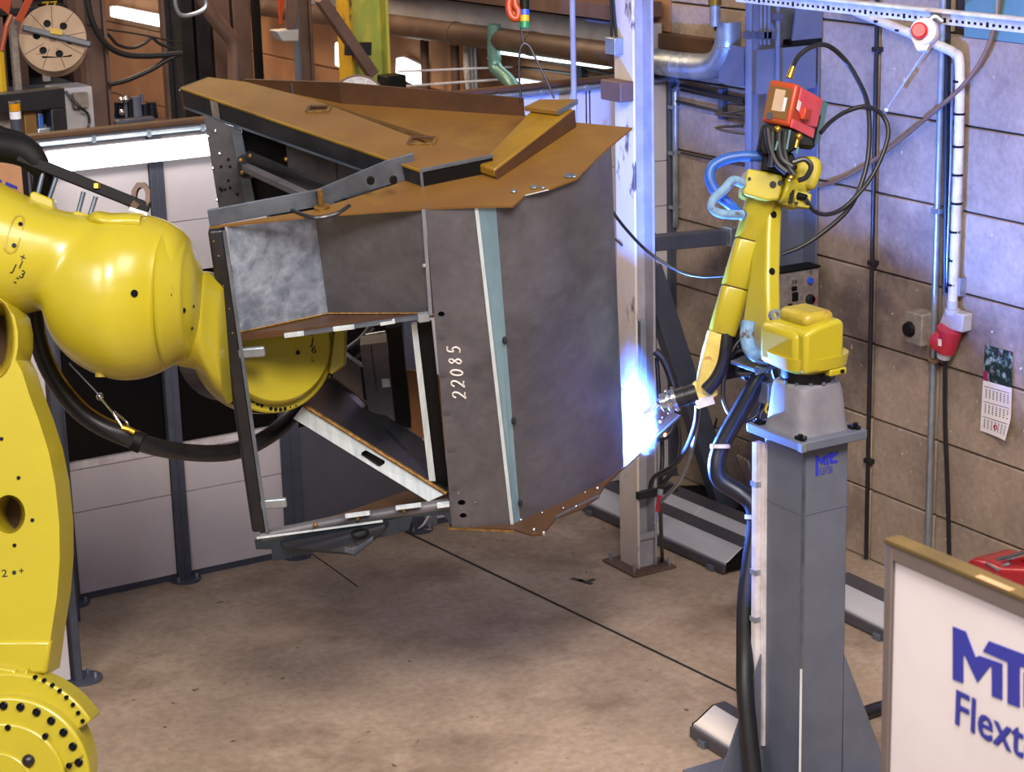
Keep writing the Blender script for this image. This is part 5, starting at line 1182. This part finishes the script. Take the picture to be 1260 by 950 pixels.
# elbow castings
eD = 12.38
wp_(MB().prism([S(a, b, eD-.18) for a, b in ((920, 207), (942, 211), (963, 216), (962, 236), (958, 246), (944, 247), (917, 240), (914, 235))], FW*.30), 'elbow_casting', bevel=.025, seg=3)
wp_(MB().cyl(S(960, 232, eD-.1), S(986, 240, eD-.06), .085, .08, 24).prism([S(a, b, eD-.12) for a, b in ((958, 214), (985, 224), (985, 252), (980, 257), (960, 249))], FW*.2), 'elbow_joint', bevel=.015)
wp_(MB().prism([S(a, b, eD-.12) for a, b in ((978, 205), (985, 192), (1003, 191), (1012, 198), (1012, 212), (1003, 234), (987, 232), (978, 222))], FW*.26), 'motor_cover', bevel=.03, seg=3)
wp_(MB().prism([S(a, b, eD-.16) for a, b in ((977, 232), (999, 239), (996, 256), (978, 254))], FW*.12), 'connector_plate', bevel=.006)
wp_(MB().prism([S(a, b, eD-.168) for a, b in ((972, 235), (978, 233), (975, 250), (970, 251))], FW*.02), 'gap', 'blackm')
wp_(MB().cyl(S(982, 241, eD-.17), S(992, 243, eD-.2), .022, .018, 14), 'connector', 'blackm', smooth=40)
mb = MB()
for px, py, r in ((922, 220, .010), (951, 227, .02), (960, 225, .016), (980, 250, .01)): mb.lathe(S(px, py, eD-.185), -FW, [(-.01, r), (.006, r)], n=12)
wp_(mb, 'screw', 'bolt', smooth=40)
# forearm in joined covers
fa = [(937, 244, 12.36, 19.5), (922, 297, 12.55, 19), (905, 355, 12.78, 18.5), (888, 412, 13.0, 17.5)]
axp = S(*fa[-1][:3])-S(*fa[0][:3])
def fring(px, py, dep, r, sc_=1.0):
    return sring(px, py, dep, r*sc_, r*sc_*.95, ang=14.5, n=24, p=3.6)
for i in range(3):
    a, b = fa[i], fa[i+1]
    lo = tuple(a[k]+(b[k]-a[k])*.012 for k in range(4)); hi = tuple(a[k]+(b[k]-a[k])*.985 for k in range(4))
    wp_(MB().loft([fring(*lo[:3], lo[3]*.95), fring(*tuple(lo[k]+(hi[k]-lo[k])*.03 for k in range(4))), fring(*tuple(lo[k]+(hi[k]-lo[k])*.97 for k in range(4))), fring(*hi[:3], hi[3]*.95)]), 'forearm_cover', smooth=35)
wp_(MB().loft([fring(a, b, c, d*.85) for a, b, c, d in fa]), 'forearm_core', 'rustdk', smooth=40)
wp_(MB().loft([sring(a, b, c, d, d*1.1, 14.5, 20, 3.6) for a, b, c, d in ((884, 410, 13.02, 14), (876, 440, 13.12, 14), (868, 468, 13.22, 11), (863, 484, 13.28, 8))]), 'wrist_cover', 'yelpale', smooth=40)
mb = MB()
for px, py in ((870, 418), (868, 430), (876, 443), (866, 442)): mb.ball(S(px, py, 12.98+.0), .008, 6)
wp_(mb, 'screw', 'bolt')
wp_(MB().tube([S(a, b, c) for a, b, c in ((894, 400, 12.86), (893, 425, 12.9), (889, 448, 12.97), (881, 466, 13.03), (869, 480, 13.1))], .042, n=12, smooth=4), 'wrist_hose', 'black', smooth=40)
wp_(MB().prism([S(a, b, 13.16) for a, b in ((852, 473), (857, 468), (866, 486), (884, 466), (883, 486), (872, 494), (858, 497))], FW*.10), 'wrist_fork', 'yelpale', bevel=.006)
wp_(MB().bar(S(857, 497.5, 13.17), S(878, 491, 13.17), .012, .06, FW), 'fork_edge', 'railw')
tx = nrm(S(800, 500, 13.45)-S(858, 482, 13.25)); tp0 = S(858, 482.5, 13.25)
L_ = np.linalg.norm(S(800, 500, 13.45)-tp0)
tor = wp_(MB().lathe(tp0, tx, [(0, .058), (.05, .06), (.052, .055), (.07, .055), (.072, .06), (.13, .06), (.135, .05)], 24), 'torch_body', 'black', smooth=30)
wp_(MB().lathe(tp0+tx*.13, tx, [(0, .075), (.02, .082), (.03, .062), (.045, .075), (.06, .075), (.07, .052), (.085, .058), (.10, .058), (.11, .036), (.125, .03)], 24), 'torch_collar', 'chrome', tor, smooth=30)
wp_(MB().tube([tp0+tx*.24, tp0+tx*(L_*.85), tp0+tx*L_+DN*.02, S(793, 508, 13.47)], .012, n=10), 'torch_neck', 'bright', tor, smooth=40)
mb = MB()
text_wrap(mb, MB().loft([fring(*f_) for f_ in fa[2:]]).bvh(), 'arc', 886, 408, 8, R(-77), 1.0); wp_(mb, 'faint_mark', 'yeldirty')
# wire feeder
B0, A0, C0, E0 = S(982, 103, 12.1), S(947, 97, 12.22), S(971, 156, 12.12), S(1013, 121, 12.42)
va, vc, ve = A0-B0, C0-B0, E0-B0
fd = wp_(MB().add([B0+va*i+vc*j+ve*k for i in (0, 1) for j in (0, 1) for k in (0, 1)], [(0,1,3,2),(4,6,7,5),(0,4,5,1),(2,3,7,6),(0,2,6,4),(1,5,7,3)]), 'feeder_housing', 'orange', bevel=.02, seg=3)
wq = lambda u, v, l=.004: B0+va*u+vc*v - nrm(np.cross(va, vc))*math.copysign(l, np.dot(np.cross(va, vc), FW))
def ql(u0, u1, v0, v1, nm, m, l=.004): return wp_(MB().prism([wq(u0, v0, l), wq(u1, v0, l), wq(u1, v1, l), wq(u0, v1, l)], FW*.002), nm, m, fd)
ql(.14, .92, .14, .86, 'front_panel', 'rust', .004); ql(.34, .70, .20, .70, 'rating_label', 'spool', .007); ql(.24, .34, .36, .68, 'side_label', 'railw', .007); ql(.62, .82, .76, .92, 'small_plate', 'dkframe', .007)
nE = nrm(np.cross(vc, ve)); nE = nE if np.dot(nE, FW) < 0 else -nE
rq = lambda u, v, l=.006: B0+ve*u+vc*v+nE*l
wp_(MB().prism([rq(.12, .06), rq(.97, .04), rq(.96, .70), rq(.55, .78), rq(.14, .56)], -nE*.012), 'side_cover', 'pink', fd, bevel=.004)
wp_(MB().prism([rq(.05, .80), rq(.9, .76), rq(.92, .98), rq(.05, 1.0)], -nE*.012), 'side_skirt', 'pink', fd, bevel=.004)
wp_(MB().prism([rq(.08, .34, .010), rq(.20, .36, .010), rq(.19, .58, .010), rq(.07, .56, .010)], -nE*.002), 'small_label', 'paper', fd)
wp_(MB().prism([rq(.30, .45, .03), rq(.55, .40, .03), rq(.55, .66, .03), rq(.30, .72, .03)], -nE*.03), 'latch', 'orange', fd, bevel=.006)
wp_(MB().prism([B0+ve*1.02+vc*.05, B0+ve*1.22+vc*.05, B0+ve*1.22+vc*.95, B0+ve*1.02+vc*1.1], va*.8), 'back_plate', 'teal', fd)
wp_(MB().prism([B0+ve*1.0+vc*.4, B0+ve*1.06+vc*.4, B0+ve*1.06+vc*1.12, B0+ve*.6+vc*1.2], va*.9), 'mount_plate', 'blackm')
wp_(MB().prism([S(a, b, 12.15) for a, b in ((940, 152), (970, 158), (1000, 171), (1003, 181), (985, 179), (972, 188), (940, 190), (934, 182))], FW*.16), 'feeder_bracket', 'blackm', bevel=.008)
wp_(MB().prism([S(a, b, 12.2) for a, b in ((941, 183), (976, 188), (982, 206), (970, 218), (938, 209))], FW*.12), 'feeder_bracket', 'blackm', bevel=.008)
for pts, r in ((((944, 158), (947, 180), (955, 200), (968, 212)), .02), (((958, 160), (958, 180), (962, 196), (975, 205)), .02), (((966, 162), (965, 185), (970, 205), (978, 216)), .018), (((975, 200), (990, 196), (998, 205), (992, 218), (982, 222)), .016), (((950, 162), (950, 186), (948, 205)), .018)):
    wp_(MB().tube([S(a, b, 12.08) for a, b in pts], r, n=8, smooth=4), 'feeder_cable', 'black', smooth=40)
mb = MB()
for a, b in ((957, 159), (983, 168), (973, 219)): mb.ball(S(a, b, 12.07), .022, 8)
mb.cyl(S(982, 170, 12.08), S(979, 182, 12.08), .014, n=8)
wp_(mb, 'brass_fitting', 'brass', smooth=60)
mb = MB()
for (a, b), (c, d) in (((957, 174), (954, 185)), ((972, 160), (968, 184)), ((982, 181), (980, 189))): mb.tube([S(a, b, 12.06), S(c, d, 12.06)], .007)
wp_(mb, 'air_tube', 'teal')
wp_(MB().cyl(S(971, 96, 12.2), S(976, 82, 12.2), .022, .017, 12), 'hose_fitting', 'brass', smooth=40)

def hose(label, pts, r, m='black', cat='hose', name='hose', grp=None, n=10, sm=6):
    P = [S(*p) for p in pts]; t = thing(name, label, cat, P[len(P)//2], grp)
    MB().tube(P, r, n=n, smooth=sm).build('sheath', M[m], t, smooth=60); return t
hose('black wire hose arching high from the top of the orange wire feeder', [(975, 84, 12.2), (982, 70, 12.25), (998, 58, 12.3), (1018, 56, 12.4), (1040, 74, 12.5), (1058, 103, 12.6), (1068, 130, 12.7), (1070, 170, 12.75), (1066, 205, 12.75), (1055, 238, 12.7), (1040, 262, 12.7), (1010, 288, 12.75), (985, 304, 12.8), (962, 313, 12.85)], .015)
hose('black cable looping back from the feeder plate to the elbow plug', [(1010, 163, 12.3), (1022, 150, 12.4), (1040, 138, 12.5), (1065, 131, 12.6), (1084, 140, 12.7), (1093, 160, 12.7), (1088, 185, 12.7), (1074, 215, 12.7), (1055, 240, 12.6), (1035, 258, 12.5), (1015, 264, 12.4), (1000, 258, 12.3), (992, 246, 12.18)], .014)
hose('blue black hose bending out beside the elbow of the welding robot', [(945, 193, 12.3), (915, 192, 12.3), (892, 196, 12.3), (876, 206, 12.3), (874, 222, 12.3), (884, 240, 12.3), (898, 252, 12.3), (914, 266, 12.35)], .032, 'bluepl', n=14)
t = hose('frayed pale blue sleeve curled round the hose at the elbow', [(914, 226, 12.2), (902, 222, 12.15), (890, 234, 12.15), (879, 244, 12.15), (876, 254, 12.15), (884, 262, 12.15), (900, 264, 12.2), (913, 264, 12.25)], .028, 'rag', name='hose_sleeve', cat='sleeve')
hose('thin cable running from behind the curved sheet to the robot forearm', [(690, 190, 12.9), (722, 215, 13.3), (741, 240, 13.5), (752, 258, 13.55), (772, 284, 13.5), (800, 312, 13.4), (835, 333, 13.3), (862, 340, 13.2), (892, 339, 13.0)], .010, cat='cable', name='cable')
hb_ = hose('thick black hose draped from the arm bracket down past the pedestal', [(938, 460, 12.5), (926, 480, 12.55), (906, 515, 12.7), (888, 548, 12.8), (882, 575, 12.8), (888, 592, 12.8), (910, 606, 12.75), (926, 620, 12.65), (930, 645, 12.6), (924, 690, 12.55), (918, 740, 12.5), (917, 800, 12.45), (918, 866, 12.4), (930, 985, 12.35)], .055, n=14)
mb = MB()
for a, b, d in ((884, 549, 12.75), (927, 636, 12.56)): mb.lathe(S(a+2, b, d)-UP*.012, UP, [(0, .062), (.024, .062)], 16)
mb.build('hose_tie', M['railw'], hb_)
hose('black cable loop hanging behind the robot base', [(939, 462, 12.9), (940, 490, 12.9), (932, 510, 12.9), (916, 518, 12.9), (900, 512, 12.95), (890, 490, 13.0), (892, 460, 13.0), (902, 430, 13.0), (922, 405, 13.0)], .014, cat='cable', name='cable')
hose('slim black cable dropping from the torch wrist to the floor', [(858, 498, 13.3), (856, 520, 13.5), (846, 548, 13.7), (830, 572, 13.9), (806, 586, 14.2), (800, 600, 14.3)], .016, cat='cable', name='cable')
hose('grey hose dropping beside the slim black cable', [(860, 500, 13.35), (856, 530, 13.6), (848, 565, 14.0), (836, 592, 14.2), (820, 610, 14.4), (812, 618, 14.5)], .014, 'galv')
hose('black hose bowed out behind the column above the torch', [(806, 432, 14.6), (816, 442, 14.6), (826, 466, 14.6), (830, 490, 14.6), (826, 530, 14.6), (806, 540, 14.6)], .028)
hose('black cable hanging straight behind the torch collar', [(808, 440, 14.7), (812, 500, 14.7), (815, 560, 14.7), (812, 604, 14.7), (813, 640, 15.4), (814, 668, 16.0), (815, 691, float(np.dot(onZ(815, 691)-CAM, FW)))], .016, cat='cable', name='cable')
hose('second black cable curving behind the torch toward the column foot', [(830, 500, 14.65), (836, 540, 14.65), (830, 575, 14.65), (812, 600, 14.65)], .016, cat='cable', name='cable')
t = thing('cable', 'thin black cable looping on the concrete wall below the brace', 'cable', onX(880, 560, WX))
MB().tube([onX(a, b, WX-.03) for a, b in ((882, 515), (872, 555), (874, 588), (892, 612), (918, 624))], .009, smooth=5).build('sheath', M['black'], t, smooth=40)
t = thing('cable_bundle', 'dark bundle of cables heaped behind the joint of the welding robot', 'cable', S(902, 435, 13.3))
rnd = random.Random(11)
for k in range(14):
    x, y = 880+rnd.random()*34, 405+rnd.random()*46; d = 13.1+rnd.random()*.3
    MB().tube([S(x, y, d), S(x+10*rnd.uniform(-1, 1), y+14, d+.1), S(x+18, y+8*rnd.uniform(-1, 2), d), S(x+34, y-12*rnd.random(), d-.05), S(x+44, y+24, d)], .022, n=8, smooth=5).build('cable', M['black'], t, smooth=40)
MB().box(S(897, 452, 13.35), (.16, .14, .12)).build('connector_block', M['blackm'], t, bevel=.02)
MB().box(S(928, 474, 13.1), (.07, .06, .06)).build('red_connector', M['redpl'], t, bevel=.01)
t = thing('valve_block', 'small grey valve block with loose wires beside the robot base', 'valve', S(948, 484, 12.5))
MB().box(S(947, 482, 12.45), (.10, .10, .14)).build('block', M['galv'], t, bevel=.008)
MB().tube([S(945, 496, 12.4), S(942, 505, 12.4), S(948, 512, 12.4), S(944, 520, 12.4)], .008, smooth=4).build('wire', M['ylw'], t)
MB().tube([S(951, 476, 12.38), S(952, 486, 12.38), S(950, 497, 12.38)], .012).build('fitting', M['chrome'], t)
MB().tube([S(953, 496, 12.42), S(938, 506, 12.42), S(936, 522, 12.42), S(950, 526, 12.42)], .012, smooth=4).build('wire', M['black'], t)
t = thing('rope_coil', 'coil of pale rope and wires on the wall behind the pedestal', 'coil', onX(922, 580, WX))
for k in range(7):
    MB().tube([onX(908+k*2, 560+k, WX-.02-.015*k), onX(916+k*2, 580+3*k, WX-.02-.015*k), onX(926+k, 612+2*k, WX-.02)], .013, smooth=3).build('strand', M['card' if k % 2 else 'galv'], t, smooth=40)
t = thing('clamp_tool', 'red handled screwdriver like tool hanging beside the column', 'tool', S(811, 622, 14.5))
MB().tube([S(813, 602, 14.5), S(812, 610, 14.5)], .02, n=8).build('head', M['galv'], t)
MB().tube([S(812, 609, 14.5), S(809, 630, 14.5)], [.02, .022, .016], n=10, smooth=3).build('handle', M['red'], t, smooth=40)
MB().tube([S(809, 630, 14.5), S(806, 645, 14.5)], .006).build('tip', M['chrome'], t)

S = S_full
# ---------------------------------------------------------------- floor profiles
GP = 'aluminium guard profiles on the floor'
def profile(label, a, b, wdt=.34, side=1, split=True, group=GP):
    A, B = onZ(*a), onZ(*b); d = nrm(B-A); s = np.cross(EZ, d); s = s if s[0] > 0 else -s
    t = thing('guard_profile', label, 'profile', (A+B)/2, group)
    n = 2 if split else 1
    for k in range(n):
        p, q = A+(B-A)*(k/n)+d*.004, A+(B-A)*((k+1)/n)-d*.004
        sec = lambda c: [c+EZ*.03, c+EZ*.10+s*.0, c+EZ*.11+s*.03, c+EZ*.19+s*.16, c+EZ*.19+s*wdt, c+EZ*.03+s*wdt]
        MB().loft([sec(p), sec(q)]).build('top_cover', M['alu'], t, bevel=.004, seg=1)
        MB().prism([p+EZ*.193+s*.165, p+EZ*.193+s*(wdt-.01), q+EZ*.193+s*(wdt-.01), q+EZ*.193+s*.165], EZ*.004).build('dark_insert', M['aludk'], t)
    MB().bar(A+EZ*.05-s*.012, B+EZ*.05-s*.012, .02, .07, s).build('side_rail', M['aludk'], t, bevel=.003)
    Ln = np.linalg.norm(B-A)
    for k in range(max(2, int(Ln/.7))):
        p = A+d*(.15+k*(Ln-.3)/max(1, int(Ln/.7)-1)); MB().box(p+EZ*.025-s*.02, (.07, .05, .05), (d, s, EZ)).build('foot', M['steelbl'], t, bevel=.004)
    MB().prism([B+EZ*.03, B+EZ*.10, B+EZ*.11+s*.03, B+EZ*.19+s*.16, B+EZ*.19+s*wdt, B+EZ*.03+s*wdt], d*.006).build('end_cap', M['blackm'], t)
    return t
profile('front aluminium guard profile on the floor behind the white column', (716, 628), (893, 708))
ofs = 0.36
A, B = onZ(716, 628), onZ(893, 708)
def pj(p):
    v = np.array(p)-CAM; c = np.dot(v, FW); return 630+FPX*np.dot(v, RT)/c, 475+FPX*np.dot(v, DN)/c
profile('rear aluminium guard profile on the floor closest to the concrete wall', pj(A+EX*ofs), pj(B+EX*ofs))
profile('pale guard profile on the floor between the pedestal and the white sign', (1000, 745), (1100, 795), split=False)
profile('short guard profile on the floor in front of the pedestal gusset', (930, 957), (852, 908), .26, split=False)
t = thing('sensor_box', 'small silver box with a white cable on the floor under the steel frame', 'box', onZ(528, 650))
q = onZ(528, 650); MB().box(q+EZ*.05+EY*.1, (.2, .14, .10)).build('housing', M['galv'], t, bevel=.008)
MB().tube([q+EX*.02+EZ*.1, q+EX*-.02-EY*.04+EZ*.12, q-EX*.08-EY*.05+EZ*.06, q-EX*.1+EZ*.01, q-EX*.02-EY*.08+EZ*.01], .010, smooth=5).build('cable', M['railw'], t, smooth=40)
# black sheet laid on the floor to paint the shade behind the profiles
q = [onZ(*a) for a in ((806, 600), (870, 598), (1000, 668), (940, 690))]
tag(MB().prism([p+EZ*.001 for p in q], EZ*.01).build('floor_mat', M['blackm']), 'dark rubber mat on the floor along the concrete wall', 'mat')

# ---------------------------------------------------------------- white sign board
cs = S(1089, 668, 6.9); XS, ZS, YS = cs[0], cs[2], cs[1]
sg = thing('sign_board', 'white sign board with blue lettering in a dark wood topped frame', 'sign', (XS, YS-1.0, 0))
YE = YS-2.2
MB().bb(XS+.015, XS+.05, YE, YS-.02, .35, ZS-.05).build('panel', M['board'], sg)
MB().bb(XS, XS+.06, YS-.036, YS, 0, ZS).build('frame_post', M['gasket'], sg, bevel=.004)
MB().bb(XS, XS+.06, YE-.036, YE, 0, ZS).build('frame_post', M['gasket'], sg, bevel=.004)
MB().bb(XS, XS+.06, YE, YS-.037, ZS-.052, ZS).build('frame_rail', M['gasket'], sg, bevel=.004)
MB().bb(XS, XS+.06, YE, YS-.036, .30, .36).build('frame_rail', M['gasket'], sg, bevel=.004)
MB().bb(XS-.004, XS+.064, YE, YS+.002, ZS, ZS+.016).build('wood_cap', M['wood'], sg, bevel=.003)
MB().bb(XS-.005, XS+.02, YS-.58, YS-.43, ZS+.015, ZS+.018).build('bare_patch', M['card'], sg)
def bp2(x, y): return onX(1140+x/5, 740+y/5, XS+.012)
mb = MB()
for poly in (((160, 155), (240, 187), (300, 345), (322, 335), (465, 385), (465, 608), (400, 583), (400, 408), (388, 402), (312, 500), (236, 338), (225, 332), (225, 505), (160, 480)),
             ((382, 245), (640, 342), (640, 420), (572, 400), (572, 655), (497, 628), (497, 375), (345, 308)),
             ((596, 440), (690, 380), (900, 462), (900, 535), (690, 455), (668, 480), (668, 620), (690, 650), (900, 735), (900, 810), (640, 705), (596, 645))):
    mb.prism([bp2(*p) for p in poly], EX*.003)
mb.build('logo_letters', M['navy'], sg)
mb = MB(); o_ = bp2(163, 745); hF = (bp2(163, 520)-o_)[2]
base = nrm(bp2(520, 898)-o_); base[0] = 0; base = nrm(-EY)
wF = np.linalg.norm((bp2(520, 898)-o_)*np.array((0, 1, 0)))
_tc.clear()
_cu = bpy.data.curves.new
vs, fs = text_polys('Flex'); wN = max(v[0] for v in vs)
for dx_ in (-.022, 0, .022):
    for dz_ in (-.018, .018): text_on(mb, 'Flextek', o_+base*dx_*hF+EZ*dz_*hF-EX*(.0004*(dx_/.022+2*dz_/.018)), base, EZ, hF/.73, wF/(wN*hF/.73))
mb.build('logo_text', M['navy'], sg)

# ---------------------------------------------------------------- red trolley jack by the wall
jq = onX(1225, 712, 9.55); jq[2] = 0
t = thing('trolley_jack', 'red trolley jack with a chrome handle on the floor by the concrete wall', 'jack', jq)
JX = 9.5
jp = lambda a, b, x=JX: onX(a, b, x)
zl = jp(1200, 705)[2]
MB().prism([jp(1187, 692), jp(1196, 687), jp(1212, 691), jp(1232, 699), jp(1275, 700), jp(1290, 740), jp(1240, 740), jp(1190, 705)], (.35, 0, 0)).build('body', M['red'], t, bevel=.03, seg=3)
MB().bar(jp(1193, 701, JX-.02), jp(1222, 711, JX-.02), .05, .03, EZ).build('bumper_strip', M['chrome'], t, bevel=.008)
MB().tube([jp(1224, 692, JX+.1), jp(1275, 678, JX+.1)], .026, n=12).build('handle', M['chrome'], t, smooth=40)
MB().prism([jp(1215, 690, JX+.2), jp(1275, 672, JX+.2), jp(1275, 690, JX+.2), jp(1222, 696, JX+.2)], (.05, 0, 0)).build('side_arm', M['red'], t, bevel=.01)
MB().bar(jp(1213, 692, JX-.004), jp(1229, 702, JX-.004), .01, .012, EX).bar(jp(1231, 697, JX+.05), jp(1240, 694, JX+.05), .03, .02, EX).build('linkage', M['galv'], t)
for a in (1205, 1250):
    p = jp(a, 720, JX+.1); p[2] = .07; MB().cyl(p-EX*.12, p-EX*.05, .07, n=18).build('wheel', M['blackm'], t, smooth=40)
b_ = jp(1240, 725, JX+.2); MB().bb(JX+.05, JX+.3, b_[1]-.5, b_[1]+.45, .06, max(.2, b_[2]+.05)).build('chassis', M['red'], t, bevel=.02)
t = thing('floor_cable', 'black cable end lying on the floor beside the pedestal gusset', 'cable', onZ(1075, 885))
MB().tube([onZ(1040, 900)+EZ*.05, onZ(1070, 884)+EZ*.05, onZ(1100, 880)+EZ*.05, onZ(1140, 905)+EZ*.05], .045, n=12, smooth=4).build('sheath', M['black'], t, smooth=40)

# ---------------------------------------------------------------- welding arc, smoke and sparks
ap = Bp(775, 552)-CD*.02
l = bpy.data.lights.new('welding_arc_light', 'POINT'); l.energy = ARC_W; l.color = (0.085, 0.23, 1.0); l.shadow_soft_size = .03
lo_ = bpy.data.objects.new('welding_arc_light', l); COL.objects.link(lo_); lo_.location = tuple(ap)
t = thing('welding_arc', 'blinding blue white welding arc at the seam of the steel frame', 'arc', ap)
MB().ball(ap, .010, 14).build('plasma', emit('arc_plasma', '#dfeeff', 1500.0), t, smooth=60)
mb = MB(); rnd = random.Random(2)
for px, py in ((801, 517), (812, 519), (808, 530), (818, 536), (795, 512)): mb.ball(S(px, py, 12.98), .007, 6)
mb.build('spark', emit('hot_spark', '#cfe4ff', 12.0), t)
mb = MB(); mb.ball(S(818.5, 534.5, 14.2), .011, 8); mb.build('ember', emit('red_ember', '#ff6a3a', 9.0), t)
sm = bpy.data.materials.new('welding_smoke'); sm.use_nodes = True; nt = sm.node_tree; nt.nodes.clear(); N = nt.nodes; L = nt.links
out = N.new('ShaderNodeOutputMaterial'); pv = N.new('ShaderNodeVolumePrincipled'); pv.inputs['Color'].default_value = (.75, .88, 1, 1); pv.inputs['Anisotropy'].default_value = .0
tc = N.new('ShaderNodeTexCoord'); nz = N.new('ShaderNodeTexNoise'); nz.inputs['Scale'].default_value = 4.5; nz.inputs['Detail'].default_value = 5; nz.inputs['Distortion'].default_value = .8
L.new(tc.outputs['Object'], nz.inputs['Vector'])
mr = N.new('ShaderNodeMapRange'); mr.inputs[1].default_value = .42; mr.inputs[2].default_value = .66; mr.inputs[3].default_value = 0; mr.inputs[4].default_value = 1; L.new(nz.outputs['Fac'], mr.inputs[0])
# denser towards the core, thinning out to nothing at the edge
ln = N.new('ShaderNodeVectorMath'); ln.operation = 'LENGTH'
mpn = N.new('ShaderNodeMapping'); mpn.inputs['Scale'].default_value = (1, 1, 1); L.new(tc.outputs['Object'], mpn.inputs[0]); L.new(mpn.outputs[0], ln.inputs[0])
fall = N.new('ShaderNodeMapRange'); fall.interpolation_type = 'SMOOTHERSTEP'; fall.inputs[1].default_value = 1.0; fall.inputs[2].default_value = .05; fall.inputs[3].default_value = 0; fall.inputs[4].default_value = 1; L.new(ln.outputs['Value'], fall.inputs[0])
mu = N.new('ShaderNodeMath'); mu.operation = 'MULTIPLY'; L.new(mr.outputs[0], mu.inputs[0]); L.new(fall.outputs[0], mu.inputs[1])
m2 = N.new('ShaderNodeMath'); m2.operation = 'MULTIPLY'; m2.inputs[1].default_value = SMOKE_D; L.new(mu.outputs[0], m2.inputs[0]); L.new(m2.outputs[0], pv.inputs['Density'])
L.new(pv.outputs[0], out.inputs['Volume'])
smk = MB().ball((0, 0, 0), 1.0, 24).build('welding_smoke', sm)
smk['kind'] = 'stuff'; smk['label'] = 'thin blue lit welding smoke rising from the arc beside the column'; smk['category'] = 'smoke'
# ellipsoid leaning up from the arc
scn = S(784, 492, float(np.dot(ap-CAM, FW)))
smk.matrix_world = Matrix.Translation(Vector(scn)) @ Matrix(((RT[0], UP[0], -FW[0], 0), (RT[1], UP[1], -FW[1], 0), (RT[2], UP[2], -FW[2], 0), (0, 0, 0, 1))) @ Matrix.Rotation(R(6), 4, 'Z') @ Matrix.Diagonal((.15, .46, .15, 1))
